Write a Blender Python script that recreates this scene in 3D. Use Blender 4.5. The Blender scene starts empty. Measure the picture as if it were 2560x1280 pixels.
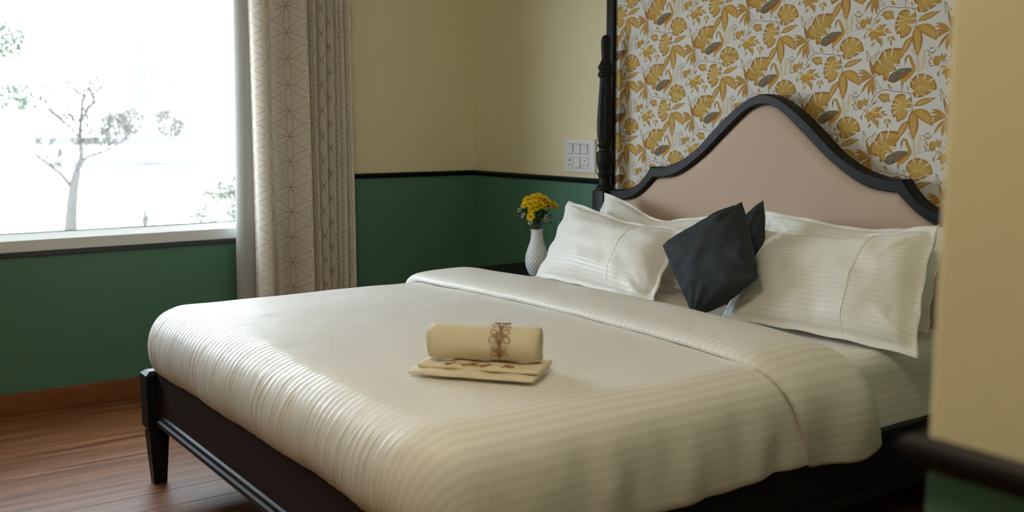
import bpy, bmesh, math, random
import numpy as np
from mathutils import Vector, Matrix, noise
from mathutils.geometry import tessellate_polygon

SC = bpy.context.scene
COL = SC.collection
random.seed(7)
RNG = np.random.default_rng(11)

# ------------------------------------------------------------------ camera
cam_d = bpy.data.cameras.new('camera')
cam = bpy.data.objects.new('camera', cam_d)
COL.objects.link(cam)
cam.location = (4.794, -3.094, 1.255)
cam.rotation_euler = (math.radians(90 - 7.37), 0, math.radians(55.04))
cam_d.sensor_width = 36.0
cam_d.lens = 36.0 * 2582 / 2560
cam_d.clip_start = 0.02
cam_d.clip_end = 1000
cam_d.dof.use_dof = True
cam_d.dof.focus_distance = 3.5
cam_d.dof.aperture_fstop = 3.5
SC.camera = cam

# ------------------------------------------------------------------ sky and light
world = bpy.data.worlds.new('overcast_sky')
SC.world = world
world.use_nodes = True
bg = world.node_tree.nodes['Background']
bg.inputs[0].default_value = (0.77, 0.885, 1.0, 1)
bg.inputs[1].default_value = 15.0

ld = bpy.data.lights.new('window_portal', 'AREA')        # sampling portal only: it adds no light of its own
ld.shape = 'RECTANGLE'; ld.size = 1.26; ld.size_y = 1.70
ld.cycles.is_portal = True
lo = bpy.data.objects.new('window_portal', ld); COL.objects.link(lo)
lo.location = (0.02, -1.985, 1.36); lo.rotation_euler = (0, -math.pi / 2, 0)

SC.view_settings.view_transform = 'Standard'
SC.view_settings.look = 'None'
SC.view_settings.exposure = 0.14
SC.view_settings.gamma = 1.0
SC.view_settings.use_curve_mapping = False
SC.cycles.max_bounces = 8
SC.cycles.diffuse_bounces = 6
SC.cycles.glossy_bounces = 3
SC.cycles.transparent_max_bounces = 8
SC.cycles.caustics_reflective = False
SC.cycles.caustics_refractive = False

FILL = 22.0                                               # radiance of the fill panel added on the ceiling

# ------------------------------------------------------------------ materials
MATS = {}
def mat(name, color, rough=0.6, spec=0.5, bump=None, vary=None, translucent=0.0, coat=0.0, attr=None):
    m = bpy.data.materials.new(name); m.use_nodes = True
    nt = m.node_tree; N = nt.nodes; L = nt.links
    b = N['Principled BSDF']
    b.inputs['Base Color'].default_value = (*color, 1)
    b.inputs['Roughness'].default_value = rough
    b.inputs['Specular IOR Level'].default_value = spec
    if coat: b.inputs['Coat Weight'].default_value = coat; b.inputs['Coat Roughness'].default_value = 0.12
    tc = N.new('ShaderNodeTexCoord')
    if vary:                                            # (scale, amount): gentle colour drift of the material itself
        n = N.new('ShaderNodeTexNoise'); n.inputs['Scale'].default_value = vary[0]; n.inputs['Detail'].default_value = 4
        L.new(tc.outputs['Object'], n.inputs['Vector'])
        mx = N.new('ShaderNodeMix'); mx.data_type = 'RGBA'
        mx.inputs[6].default_value = (*[c * (1 - vary[1]) for c in color], 1)
        mx.inputs[7].default_value = (*[min(1, c * (1 + vary[1])) for c in color], 1)
        L.new(n.outputs['Fac'], mx.inputs[0]); L.new(mx.outputs[2], b.inputs['Base Color'])
    if attr:
        a = N.new('ShaderNodeAttribute'); a.attribute_name = attr
        L.new(a.outputs['Color'], b.inputs['Base Color'])
    if bump:                                            # (scale, distance)
        n = N.new('ShaderNodeTexNoise'); n.inputs['Scale'].default_value = bump[0]; n.inputs['Detail'].default_value = 2
        L.new(tc.outputs['Object'], n.inputs['Vector'])
        bp = N.new('ShaderNodeBump'); bp.inputs['Strength'].default_value = 0.6; bp.inputs['Distance'].default_value = bump[1]
        L.new(n.outputs['Fac'], bp.inputs['Height']); L.new(bp.outputs['Normal'], b.inputs['Normal'])
    if translucent:
        out = N['Material Output']
        t = N.new('ShaderNodeBsdfTranslucent'); t.inputs[0].default_value = (*color, 1)
        ms = N.new('ShaderNodeMixShader'); ms.inputs[0].default_value = translucent
        L.new(b.outputs[0], ms.inputs[1]); L.new(t.outputs[0], ms.inputs[2]); L.new(ms.outputs[0], out.inputs[0])
    MATS[name] = m
    return m

def math_node(nt, op, a, b=None, c=None):
    n = nt.nodes.new('ShaderNodeMath'); n.operation = op
    for i, v in enumerate((a, b, c)):
        if v is None: continue
        if isinstance(v, (int, float)): n.inputs[i].default_value = v
        else: nt.links.new(v, n.inputs[i])
    return n.outputs[0]

def stripe_mat(name, color, period, r1=0.38, r2=0.62, dark=0.93):
    """white satin-stripe cotton; the U of the UV map runs across the stripes in metres"""
    m = mat(name, color, 0.5, 0.25)
    nt = m.node_tree; N = nt.nodes; L = nt.links; b = N['Principled BSDF']
    uv = N.new('ShaderNodeUVMap'); uv.uv_map = 'UVMap'
    sp = N.new('ShaderNodeSeparateXYZ'); L.new(uv.outputs[0], sp.inputs[0])
    s = math_node(nt, 'MULTIPLY', sp.outputs[0], 2 * math.pi / period)
    s = math_node(nt, 'SINE', s)
    s = math_node(nt, 'MULTIPLY_ADD', s, 3.0, 0.5)
    cl = N.new('ShaderNodeClamp'); L.new(s, cl.inputs[0])
    mx = N.new('ShaderNodeMix'); mx.data_type = 'RGBA'
    mx.inputs[6].default_value = (*color, 1); mx.inputs[7].default_value = (*[c * dark for c in color], 1)
    L.new(cl.outputs[0], mx.inputs[0]); L.new(mx.outputs[2], b.inputs['Base Color'])
    mr = N.new('ShaderNodeMix'); mr.inputs[2].default_value = r1; mr.inputs[3].default_value = r2
    L.new(cl.outputs[0], mr.inputs[0]); L.new(mr.outputs[0], b.inputs['Roughness'])
    n = N.new('ShaderNodeTexNoise'); n.inputs['Scale'].default_value = 14; n.inputs['Detail'].default_value = 3
    tc = N.new('ShaderNodeTexCoord'); L.new(tc.outputs['Object'], n.inputs['Vector'])
    bp = N.new('ShaderNodeBump'); bp.inputs['Strength'].default_value = 0.35; bp.inputs['Distance'].default_value = 0.006
    L.new(n.outputs['Fac'], bp.inputs['Height']); L.new(bp.outputs['Normal'], b.inputs['Normal'])
    return m

def paint_mat(name, upper, lower, split):
    """wall paint in two colours meeting at the chair rail height"""
    m = mat(name, upper, 0.45, 0.4)
    nt = m.node_tree; N = nt.nodes; L = nt.links; b = N['Principled BSDF']
    g = N.new('ShaderNodeNewGeometry'); sp = N.new('ShaderNodeSeparateXYZ'); L.new(g.outputs['Position'], sp.inputs[0])
    f = math_node(nt, 'GREATER_THAN', sp.outputs[2], split)
    mx = N.new('ShaderNodeMix'); mx.data_type = 'RGBA'
    mx.inputs[6].default_value = (*lower, 1); mx.inputs[7].default_value = (*upper, 1)
    L.new(f, mx.inputs[0]); L.new(mx.outputs[2], b.inputs['Base Color'])
    return m

def wood_mat(name, c1, c2, c3, rough=0.3):
    """long streaky grain along local Y, shifted per plank by the object's position"""
    m = mat(name, c2, rough, 0.28)
    nt = m.node_tree; N = nt.nodes; L = nt.links; b = N['Principled BSDF']
    oi = N.new('ShaderNodeObjectInfo'); g = N.new('ShaderNodeTexCoord')
    mp = N.new('ShaderNodeMapping'); mp.inputs['Scale'].default_value = (26, 1.3, 8)
    ad = N.new('ShaderNodeVectorMath'); ad.operation = 'ADD'
    sc = N.new('ShaderNodeVectorMath'); sc.operation = 'SCALE'; sc.inputs['Scale'].default_value = 3.7
    L.new(oi.outputs['Location'], sc.inputs[0]); L.new(g.outputs['Object'], ad.inputs[0]); L.new(sc.outputs[0], ad.inputs[1])
    L.new(ad.outputs[0], mp.inputs[0])
    n = N.new('ShaderNodeTexNoise'); n.inputs['Scale'].default_value = 1.0; n.inputs['Detail'].default_value = 7; n.inputs['Roughness'].default_value = 0.62
    n.inputs['Distortion'].default_value = 0.6
    L.new(mp.outputs[0], n.inputs['Vector'])
    r = N.new('ShaderNodeValToRGB'); cr = r.color_ramp
    cr.elements[0].position = 0.30; cr.elements[0].color = (*c1, 1)
    cr.elements[1].position = 0.72; cr.elements[1].color = (*c3, 1)
    e = cr.elements.new(0.5); e.color = (*c2, 1)
    L.new(n.outputs['Fac'], r.inputs[0]); L.new(r.outputs[0], b.inputs['Base Color'])
    rr = math_node(nt, 'MULTIPLY_ADD', n.outputs['Fac'], 0.16, rough - 0.06); L.new(rr, b.inputs['Roughness'])
    return m

CREAM = (0.82, 0.745, 0.50); GREEN = (0.090, 0.220, 0.148)
RAIL_Z = 0.985
paint = paint_mat('two_tone_paint', CREAM, GREEN, RAIL_Z)
m_ceiling = mat('ceiling_paint', (0.88, 0.87, 0.84), 0.8)
m_dark = mat('black_brown_wood', (0.0075, 0.0068, 0.0075), 0.48, 0.24)
m_rail = mat('dark_rail_wood', (0.020, 0.011, 0.008), 0.6, 0.2)
m_floor = wood_mat('laminate', (0.090, 0.029, 0.010), (0.205, 0.080, 0.031), (0.34, 0.145, 0.062), 0.40)
m_base = wood_mat('skirting_wood', (0.11, 0.035, 0.013), (0.21, 0.075, 0.028), (0.27, 0.10, 0.04), 0.4)
m_upvc = mat('white_window_profile', (0.82, 0.84, 0.86), 0.35, 0.5)
m_gasket = mat('black_gasket', (0.02, 0.02, 0.02), 0.7)
m_granite = mat('grey_granite', (0.035, 0.036, 0.042), 0.4, 0.5, vary=(130, 0.95))
m_cotton = stripe_mat('satin_stripe_cotton', (0.85, 0.83, 0.790), 0.026)
m_pillow = stripe_mat('satin_stripe_pillowcase', (0.86, 0.845, 0.80), 0.0165, dark=0.95)
m_seam = mat('pillow_seam', (0.93, 0.92, 0.90), 0.7)
m_char = mat('charcoal_cloth', (0.030, 0.037, 0.042), 0.85, 0.25)
m_uphol = mat('beige_upholstery', (0.58, 0.44, 0.345), 0.75, 0.3)
m_towel = mat('cream_towelling', (0.80, 0.71, 0.53), 0.9, 0.2, bump=(900, 0.0012))
m_embro = mat('brown_embroidery', (0.38, 0.20, 0.10), 0.6, 0.3)
m_curtain = mat('beige_curtain_cloth', (0.84, 0.775, 0.68), 0.7, 0.3, translucent=0.18)
m_thread = mat('curtain_thread', (0.36, 0.22, 0.145), 0.6, 0.3)
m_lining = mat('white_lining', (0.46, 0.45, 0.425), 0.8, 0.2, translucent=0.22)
m_ceramic = mat('white_ceramic', (0.80, 0.83, 0.85), 0.28, 0.5)
m_plastic = mat('white_plastic', (0.80, 0.80, 0.82), 0.4, 0.5)
m_hole = mat('socket_hole', (0.01, 0.01, 0.01), 0.8)
m_yellow = mat('yellow_petal', (0.92, 0.68, 0.012), 0.6, 0.3, vary=(60, 0.08))
m_white_petal = mat('white_petal', (0.80, 0.80, 0.76), 0.6, 0.3)
m_stem = mat('flower_stem', (0.07, 0.14, 0.035), 0.6, 0.3)
m_leaf = mat('flower_leaf', (0.03, 0.075, 0.025), 0.6, 0.3)
m_paper = mat('wallpaper_ground', (0.74, 0.735, 0.72), 0.75, 0.3)
m_print = mat('wallpaper_print', (0.5, 0.3, 0.05), 0.75, 0.3, attr='ink')
m_nickel = mat('brushed_nickel', (0.5, 0.48, 0.45), 0.35, 0.5)

def glass_mat():
    m = bpy.data.materials.new('window_glass'); m.use_nodes = True
    nt = m.node_tree; N = nt.nodes; L = nt.links
    for n in list(N):
        if n.type == 'BSDF_PRINCIPLED': N.remove(n)
    tr = N.new('ShaderNodeBsdfTransparent'); tr.inputs[0].default_value = (0.97, 0.98, 0.98, 1)
    gl = N.new('ShaderNodeBsdfGlossy'); gl.inputs['Roughness'].default_value = 0.02
    g = N.new('ShaderNodeNewGeometry'); dt = N.new('ShaderNodeVectorMath'); dt.operation = 'DOT_PRODUCT'
    L.new(g.outputs['Normal'], dt.inputs[0]); L.new(g.outputs['Incoming'], dt.inputs[1])
    c = math_node(nt, 'SUBTRACT', 1.0, math_node(nt, 'ABSOLUTE', dt.outputs['Value']))
    fr = math_node(nt, 'MULTIPLY_ADD', math_node(nt, 'POWER', c, 5.0), 0.6, 0.03)      # Schlick reflectance, same from both sides
    mx = N.new('ShaderNodeMixShader')
    L.new(fr, mx.inputs[0]); L.new(tr.outputs[0], mx.inputs[1]); L.new(gl.outputs[0], mx.inputs[2])
    L.new(mx.outputs[0], N['Material Output'].inputs[0])
    return m
m_glass = glass_mat()

# ------------------------------------------------------------------ helpers
def obj(name, verts, faces, m, parent=None, smooth=False, uv=None, loc=None, rot=None):
    me = bpy.data.meshes.new(name)
    me.from_pydata([tuple(v) for v in verts], [], [tuple(f) for f in faces])
    if m: me.materials.append(m)
    if smooth: me.polygons.foreach_set('use_smooth', [True] * len(me.polygons))
    if uv is not None:
        l = me.uv_layers.new(name='UVMap')
        vi = np.empty(len(me.loops), dtype=np.int32); me.loops.foreach_get('vertex_index', vi)
        l.data.foreach_set('uv', np.asarray(uv, dtype=np.float32)[vi].ravel())
    me.update()
    o = bpy.data.objects.new(name, me); COL.objects.link(o)
    if parent: o.parent = parent
    if loc is not None: o.location = loc
    if rot is not None: o.rotation_euler = rot
    return o

def tag(o, label, cat, group=None):
    o['label'] = label; o['category'] = cat
    if group: o['group'] = group
    return o

def struct(o, label=None):
    o['kind'] = 'structure'
    if label: o['label'] = label
    return o

def empty(name, loc, label, cat, group=None, rz=0):
    o = bpy.data.objects.new(name, None); COL.objects.link(o)
    o.location = loc; o.rotation_euler = (0, 0, rz); o.empty_display_size = 0.05
    bpy.context.view_layer.update()
    return tag(o, label, cat, group)

class MB:
    """collects simple solids into one mesh (one part)"""
    def __init__(s): s.v = []; s.f = []
    def add(s, v, f):
        k = len(s.v); s.v += [tuple(p) for p in v]; s.f += [tuple(i + k for i in q) for q in f]; return s
    def box(s, a, b, bev=0.0):
        bm = bmesh.new(); bmesh.ops.create_cube(bm, size=1)
        for v in bm.verts:
            v.co = Vector([(a[i] + b[i]) / 2 + v.co[i] * (b[i] - a[i]) for i in range(3)])
        if bev: bmesh.ops.bevel(bm, geom=list(bm.edges), offset=bev, segments=2, affect='EDGES', profile=0.6)
        bm.verts.index_update()
        s.add([v.co[:] for v in bm.verts], [[v.index for v in f.verts] for f in bm.faces]); bm.free(); return s
    def lathe(s, prof, n=24, c=(0, 0, 0), rmod=None):
        k = len(s.v)
        for (r, z) in prof:
            for i in range(n):
                a = 2 * math.pi * i / n
                rr = r * (rmod(a, z) if rmod else 1)
                s.v.append((c[0] + rr * math.cos(a), c[1] + rr * math.sin(a), c[2] + z))
        for j in range(len(prof) - 1):
            for i in range(n):
                i2 = (i + 1) % n
                s.f.append((k + j * n + i, k + j * n + i2, k + (j + 1) * n + i2, k + (j + 1) * n + i))
        s.f.append(tuple(k + i for i in reversed(range(n))))
        s.f.append(tuple(k + (len(prof) - 1) * n + i for i in range(n)))
        return s
    def tube(s, pts, r, n=6):
        pts = [Vector(p) for p in pts]; k = len(s.v)
        rs = r if isinstance(r, (list, tuple)) else [r] * len(pts)
        for i, p in enumerate(pts):
            t = (pts[min(i + 1, len(pts) - 1)] - pts[max(i - 1, 0)])
            t = t.normalized() if t.length > 1e-9 else Vector((0, 0, 1))
            a = t.cross(Vector((0, 0, 1)))
            if a.length < 0.05: a = t.cross(Vector((1, 0, 0)))
            a.normalize(); b = t.cross(a)
            for j in range(n):
                th = 2 * math.pi * j / n
                s.v.append(tuple(p + (a * math.cos(th) + b * math.sin(th)) * rs[i]))
        for i in range(len(pts) - 1):
            for j in range(n):
                j2 = (j + 1) % n
                s.f.append((k + i * n + j, k + i * n + j2, k + (i + 1) * n + j2, k + (i + 1) * n + j))
        s.f.append(tuple(k + j for j in reversed(range(n))))
        s.f.append(tuple(k + (len(pts) - 1) * n + j for j in range(n)))
        return s
    def build(s, name, m, parent=None, smooth=False, loc=None, rot=None):
        return obj(name, s.v, s.f, m, parent, smooth, loc=loc, rot=rot)

def local(parent, p):
    return tuple(Vector(p) - parent.location)

def shade_auto(o, deg=35):
    me = o.data
    me.polygons.foreach_set('use_smooth', [True] * len(me.polygons))
    me.set_sharp_from_angle(angle=math.radians(deg))
    return o

def catmull(pts, n):
    """smooth open curve through pts, n samples per span"""
    P = [np.array(p, float) for p in pts]; out = []
    for i in range(len(P) - 1):
        p0 = P[i - 1] if i else 2 * P[0] - P[1]; p1, p2 = P[i], P[i + 1]
        p3 = P[i + 2] if i + 2 < len(P) else 2 * P[-1] - P[-2]
        for j in range(n):
            t = j / n
            out.append(0.5 * ((2 * p1) + (p2 - p0) * t + (2 * p0 - 5 * p1 + 4 * p2 - p3) * t * t + (3 * p1 - p0 - 3 * p2 + p3) * t ** 3))
    out.append(P[-1]); return np.array(out)

def resample(pts, n):
    pts = np.asarray(pts, float); d = np.r_[0, np.cumsum(np.linalg.norm(np.diff(pts, axis=0), axis=1))]
    t = np.linspace(0, d[-1], n)
    return np.stack([np.interp(t, d, pts[:, k]) for k in range(pts.shape[1])], 1)

def grid_faces(nu, nv, wrap_u=False):
    f = []
    for i in range(nu if wrap_u else nu - 1):
        i2 = (i + 1) % nu
        for j in range(nv - 1):
            f.append((i * nv + j, i2 * nv + j, i2 * nv + j + 1, i * nv + j + 1))
    return f

# ================================================================== THE ROOM
H = 2.75; BACK = -5.6; RX = 6.0
NX = 4.308; NY = -2.33                       # corner of the projecting wall on the right

# floor: sub-floor slab + laminate planks running towards the headboard wall
fl = struct(MB().box((-0.1, BACK - 0.1, -0.12), (RX + 0.1, 0.1, -0.012)).build('floor', m_base), 'reddish brown laminate plank floor')
PW = 0.155
plank_me = {}
k0 = -int(1.465 / PW) - 1
for k in range(k0, 40):
    x0 = 1.465 + k * PW; x1 = x0 + PW
    x0 = max(x0, 0.002); x1 = min(x1, RX)
    if x1 - x0 < 0.02: continue
    y = -0.26 * ((k * 3) % 5) - 0.05
    cuts = [0.0]
    while y > BACK:
        cuts.append(y); y -= 2.9
    cuts.append(BACK)
    for a, b in zip(cuts[:-1], cuts[1:]):
        w_, l_ = x1 - x0, a - b
        key = (round(w_, 4), round(l_, 4))
        if key not in plank_me:
            pm = MB().box((-w_ / 2 + 0.0006, -l_ / 2 + 0.0006, -0.012), (w_ / 2 - 0.0006, l_ / 2 - 0.0006, 0.0), 0.0018)
            o = pm.build('plank', m_floor, fl); plank_me[key] = o.data
        else:
            o = bpy.data.objects.new('plank', plank_me[key]); COL.objects.link(o); o.parent = fl
        o.location = ((x0 + x1) / 2, (a + b) / 2, 0)

struct(MB().box((-0.2, BACK - 0.1, H), (RX + 0.1, 0.1, H + 0.1)).build('ceiling', m_ceiling), 'off-white ceiling')

# ceiling panel added as fill light, above and beside the view
m_fill = bpy.data.materials.new('fill_diffuser'); m_fill.use_nodes = True
_b = m_fill.node_tree.nodes['Principled BSDF']; _b.inputs['Base Color'].default_value = (0.8, 0.8, 0.8, 1)
_b.inputs['Emission Color'].default_value = (1.0, 0.86, 0.62, 1); _b.inputs['Emission Strength'].default_value = FILL
for (x, y, lb) in [(3.7, -2.95, 'square fill light panel added on the ceiling, out of view')]:
    cl_ = empty('fill_panel', (x, y, H), lb, 'fill light')
    fr_ = MB()
    for a, b in [((-.32, -.32), (.32, -.29)), ((-.32, .29), (.32, .32)), ((-.32, -.29), (-.29, .29)), ((.29, -.29), (.32, .29))]: fr_.box((a[0], a[1], -0.03), (b[0], b[1], 0.0), 0.002)
    fr_.build('frame', m_upvc, cl_)
    MB().box((-.29, -.29, -0.024), (.29, .29, -0.012)).build('diffuser', m_fill, cl_)

# window wall with its opening
WY0, WY1, WZ0, WZ1 = -2.85, -1.12, 0.705, 2.00
T = 0.16
wl = MB()
wl.box((-T, BACK, 0), (0, 0, WZ0 - 0.022))
wl.box((-T, BACK, WZ1), (0, 0, H))
wl.box((-T, WY1, WZ0 - 0.022), (0, 0, WZ1))
wl.box((-T, BACK, WZ0 - 0.022), (0, WY0, WZ1))
struct(wl.build('wall_left', paint), 'window wall painted cream above a green dado')
struct(MB().box((-T, 0, 0), (RX, T, H)).build('wall_back', paint), 'headboard wall painted cream above a green dado')
struct(MB().box((-T, BACK - T, 0), (RX, BACK, H)).build('wall_front', paint), 'wall behind the viewer, cream above green')
struct(MB().box((RX, BACK, 0), (RX + T, 0, H)).build('wall_far_right', paint), 'entrance side wall, cream above green')
struct(MB().box((NX, NY, 0), (RX, 0, H), 0.004).build('wall_right', paint), 'projecting cream and green wall close on the right')

def rail(name, a, b, nrm, label, ma=(0, 0), mb_=(0, 0)):
    """chair rail moulding along a wall from a to b (2D), nrm points into the room"""
    prof = [(0, -0.013), (0.008, -0.013), (0.010, -0.006), (0.016, -0.003), (0.019, 0.004), (0.017, 0.010), (0.012, 0.013), (0, 0.013)]
    v = []; n = len(prof)
    for p, mt_ in ((a, ma), (b, mb_)):
        for (o, z) in prof: v.append((p[0] + (nrm[0] + mt_[0]) * o, p[1] + (nrm[1] + mt_[1]) * o, RAIL_Z - 0.003 + z))
    f = [(i, (i + 1) % n, n + (i + 1) % n, n + i) for i in range(n)] + [tuple(reversed(range(n))), tuple(range(n, 2 * n))]
    return struct(obj(name, v, f, m_dark), label)
rail('trim_1', (0, BACK), (0, WY0), (1, 0), 'black chair rail beyond the window')
rail('trim_2', (0, WY1), (0, 0), (1, 0), 'black chair rail between the curtain and the corner')
rail('trim_3', (0, 0), (1.142, 0), (0, -1), 'black chair rail on the headboard wall')
rail('trim_4', (3.11, 0), (NX, 0), (0, -1), 'black chair rail right of the bed')
rail('trim_5', (NX, 0), (NX, NY), (-1, 0), 'black chair rail on the side of the projecting wall', mb_=(0, -1))
rail('trim_6', (NX, NY), (RX, NY), (0, -1), 'black chair rail on the near face of the projecting wall', ma=(-1, 0))
for i, (a, b) in enumerate([((1.142, -0.022, 0.0), (1.190, 0, H)), ((3.062, -0.022, 0.0), (3.110, 0, H))]):
    struct(MB().box(a, b, 0.004).build('trim_%d' % (7 + i), m_dark), ('left', 'right')[i] + ' black upright strip framing the wallpaper')

def skirting(name, a, b):
    return struct(MB().box(a, b, 0.004).build(name, m_base), 'reddish brown wooden skirting board')
skirting('baseboard_left', (0, BACK, 0), (0.014, 0, 0.096))
skirting('baseboard_back', (0.014, -0.014, 0), (NX, 0, 0.096))
skirting('baseboard_right', (NX - 0.014, NY - 0.014, 0), (NX, -0.014, 0.096))
skirting('baseboard_near', (NX, NY - 0.014, 0), (RX, NY, 0.096))

# the window: white profile, glazing bead, dark gasket line, pane, granite sill
wn = bpy.data.objects.new('window_1', None); COL.objects.link(wn); struct(wn, 'wide white-framed window over the green wall')
wn.location = (0, (WY0 + WY1) / 2, WZ0)
def wpart(name, mb, m, parent=wn, label=None):
    o = mb.build(name, m); o.data.transform(Matrix.Translation(-wn.location)); o.parent = parent
    if label: o['label'] = label
    return o
fw = 0.050
wf = MB()
wf.box((-0.07, WY0, WZ0), (0.004, WY1, WZ0 + fw), 0.003); wf.box((-0.07, WY0, WZ1 - fw), (0.004, WY1, WZ1), 0.003)
wf.box((-0.07, WY0, WZ0 + fw), (0.004, WY0 + fw, WZ1 - fw), 0.003); wf.box((-0.07, WY1 - fw, WZ0 + fw), (0.004, WY1, WZ1 - fw), 0.003)
fr_o = wpart('window_frame', wf, m_upvc)
bd = MB()
for (ya, yb, za, zb, dy, dz) in [(WY0 + fw, WY1 - fw, WZ0 + fw, WZ0 + fw, 0, 1), (WY0 + fw, WY1 - fw, WZ1 - fw, WZ1 - fw, 0, -1)]:
    bd.add([(0.002, ya, za), (0.002, yb, zb), (-0.030, yb, zb + dz * 0.028), (-0.030, ya, za + dz * 0.028), (-0.045, ya, za), (-0.045, yb, zb)],
           [(0, 1, 2, 3), (3, 2, 5, 4), (0, 4, 5, 1), (0, 3, 4), (1, 5, 2)])
for (yy, d) in [(WY0 + fw, 1), (WY1 - fw, -1)]:
    bd.add([(0.002, yy, WZ0 + fw), (0.002, yy, WZ1 - fw), (-0.030, yy + d * 0.028, WZ1 - fw), (-0.030, yy + d * 0.028, WZ0 + fw), (-0.045, yy, WZ0 + fw), (-0.045, yy, WZ1 - fw)],
           [(0, 1, 2, 3), (3, 2, 5, 4), (0, 4, 5, 1), (0, 3, 4), (1, 5, 2)])
wpart('glazing_bead', bd, m_upvc)
g0, g1 = WZ0 + fw + 0.028, WZ1 - fw - 0.028
ga = MB()
ga.box((-0.034, WY0 + fw, g0 - 0.002), (-0.029, WY1 - fw, g0 + 0.0015)); ga.box((-0.034, WY0 + fw, g1 - 0.0015), (-0.029, WY1 - fw, g1 + 0.002))
wpart('gasket', ga, m_gasket)
wpart('pane', MB().box((-0.0345, WY0 + fw + 0.002, WZ0 + fw + 0.002), (-0.0315, WY1 - fw - 0.002, WZ1 - fw - 0.002)), m_glass)
wpart('window_sill', MB().box((-T, WY0, WZ0 - 0.022), (0.012, WY1, WZ0 - 0.0005), 0.003), m_granite, label='dark speckled granite sill')

struct(MB().box((-T - 0.85, WY0 - 0.25, WZ1 + 0.04), (-T, WY1 + 0.25, WZ1 + 0.13)).build('trim_9', m_ceiling), 'unseen slab added outside above the window to cut the sky light')  # added out of view to keep high sky light off the bed

# ================================================================== WALLPAPER
PX0, PX1, PZ0, PZ1 = 1.190, 3.062, 0.10, H
wpap = bpy.data.objects.new('wallpaper_panel', None); COL.objects.link(wpap)
wpap.location = (2.125, 0, PZ0)
tag(wpap, 'white wallpaper with ochre leaves and wading birds behind the headboard', 'wallpaper')
o = MB().box((PX0, -0.0032, PZ0), (PX1, -0.0002, PZ1)).build('paper', m_paper)
o.data.transform(Matrix.Translation(-wpap.location)); o.parent = wpap

class Print:
    """flat ink shapes of one repeat, in motif units; layers keep the overprint order"""
    def __init__(s): s.polys = []          # (layer, colour, [(x,y)...])
    def poly(s, pts, col, layer): s.polys.append((layer, col, [tuple(map(float, p)) for p in pts]))
    def strip(s, pts, w0, col, layer, w1=None, n=5):
        c = catmull(pts, n) if len(pts) > 2 else np.array(pts, float)
        d = np.gradient(c, axis=0); d /= (np.linalg.norm(d, axis=1)[:, None] + 1e-9)
        nr = np.stack([-d[:, 1], d[:, 0]], 1)
        t = np.linspace(0, 1, len(c))
        w = np.full(len(c), w0 / 2.0) if w1 is None else (w0 + (w1 - w0) * t) / 2
        s.poly(list(c + nr * w[:, None]) + list((c - nr * w[:, None])[::-1]), col, layer)
    def leaf(s, base, tip, w, bend=0.0, c1=None, c2=None, layer=2, dashes=0, peak=0.42):
        b = np.array(base, float); t = np.array(tip, float); ax = t - b; L = np.linalg.norm(ax); ax /= L; nr = np.array([-ax[1], ax[0]])
        def side(sg, k, i0=0.0, i1=1.0):
            r = []
            for q in np.linspace(i0, i1, 9):
                prof = (math.sin(math.pi * q ** (math.log(0.5) / math.log(peak)))) ** 0.85 if 0 < q < 1 else 0
                r.append(b + ax * L * q + nr * (sg * prof * w / 2 * k + bend * math.sin(math.pi * q)))
            return r
        s.poly(side(1, 1) + side(-1, 1)[::-1][1:-1], c1 or BRN, layer)
        s.poly(side(1, 0.66, 0.10, 0.86) + side(-1, 0.66, 0.10, 0.86)[::-1], c2 or GLD, layer + 1)
        for i in range(dashes):
            q = 0.18 + 0.66 * (i + 0.5) / dashes
            p = b + ax * L * q + nr * bend * math.sin(math.pi * q)
            for sg in (1, -1):
                e = p + nr * sg * w * 0.20 + ax * L * 0.055
                s.strip([p + nr * sg * w * 0.05, e], 7, CRM, layer + 2, 3)
    def blob(s, outline, c1, c2, layer, slits=(), mid=None, k=0.86):
        P = np.array(outline, float); c = P.mean(0)
        sm = catmull(list(P) + [P[0]], 4)[:-1]
        s.poly(sm, c1, layer); s.poly(c + (sm - c) * k + np.array([7, -3]), c2, layer + 1); s.poly(c + (sm - c) * k * 0.62 + np.array([14, -8]), tuple(0.8 * a + 0.2 * b for a, b in zip(c2, LGT)), layer + 1)
        for (e, i) in slits: s.slit(e, i, layer + 2)
        if mid:
            s.strip(mid, 9, LGT, layer + 2, 4)
            m_ = np.array(mid[len(mid) // 2], float)
            for (e, i) in slits: s.strip([m_, m_ + (np.array(e) - m_) * 0.55 + np.array([10, 6])], 6, LGT, layer + 2, 2)
    def slit(s, e, i, layer):
        e = np.array(e, float); i = np.array(i, float); d = i - e; L = np.linalg.norm(d); d /= L; n = np.array([-d[1], d[0]])
        e = e - d * 8
        s.poly([e + n * 9, e + d * L * 0.55 + n * 7, i, e + d * L * 0.5 - n * 6, e - n * 8], PAP, layer)
    def dot(s, p, r, col, layer):
        s.poly([(p[0] + r * math.cos(a), p[1] + r * math.sin(a)) for a in np.linspace(0, 2 * math.pi, 7)[:-1]], col, layer)

GLD = (0.56, 0.345, 0.070); BRN = (0.40, 0.20, 0.060); LGT = (0.76, 0.55, 0.19); CRM = (0.78, 0.66, 0.40)
PAP = (0.74, 0.735, 0.72); DRK = (0.085, 0.060, 0.045); STM = (0.30, 0.19, 0.13); GRY = (0.21, 0.165, 0.10); RUS = (0.46, 0.20, 0.04)
pr = Print()
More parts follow.
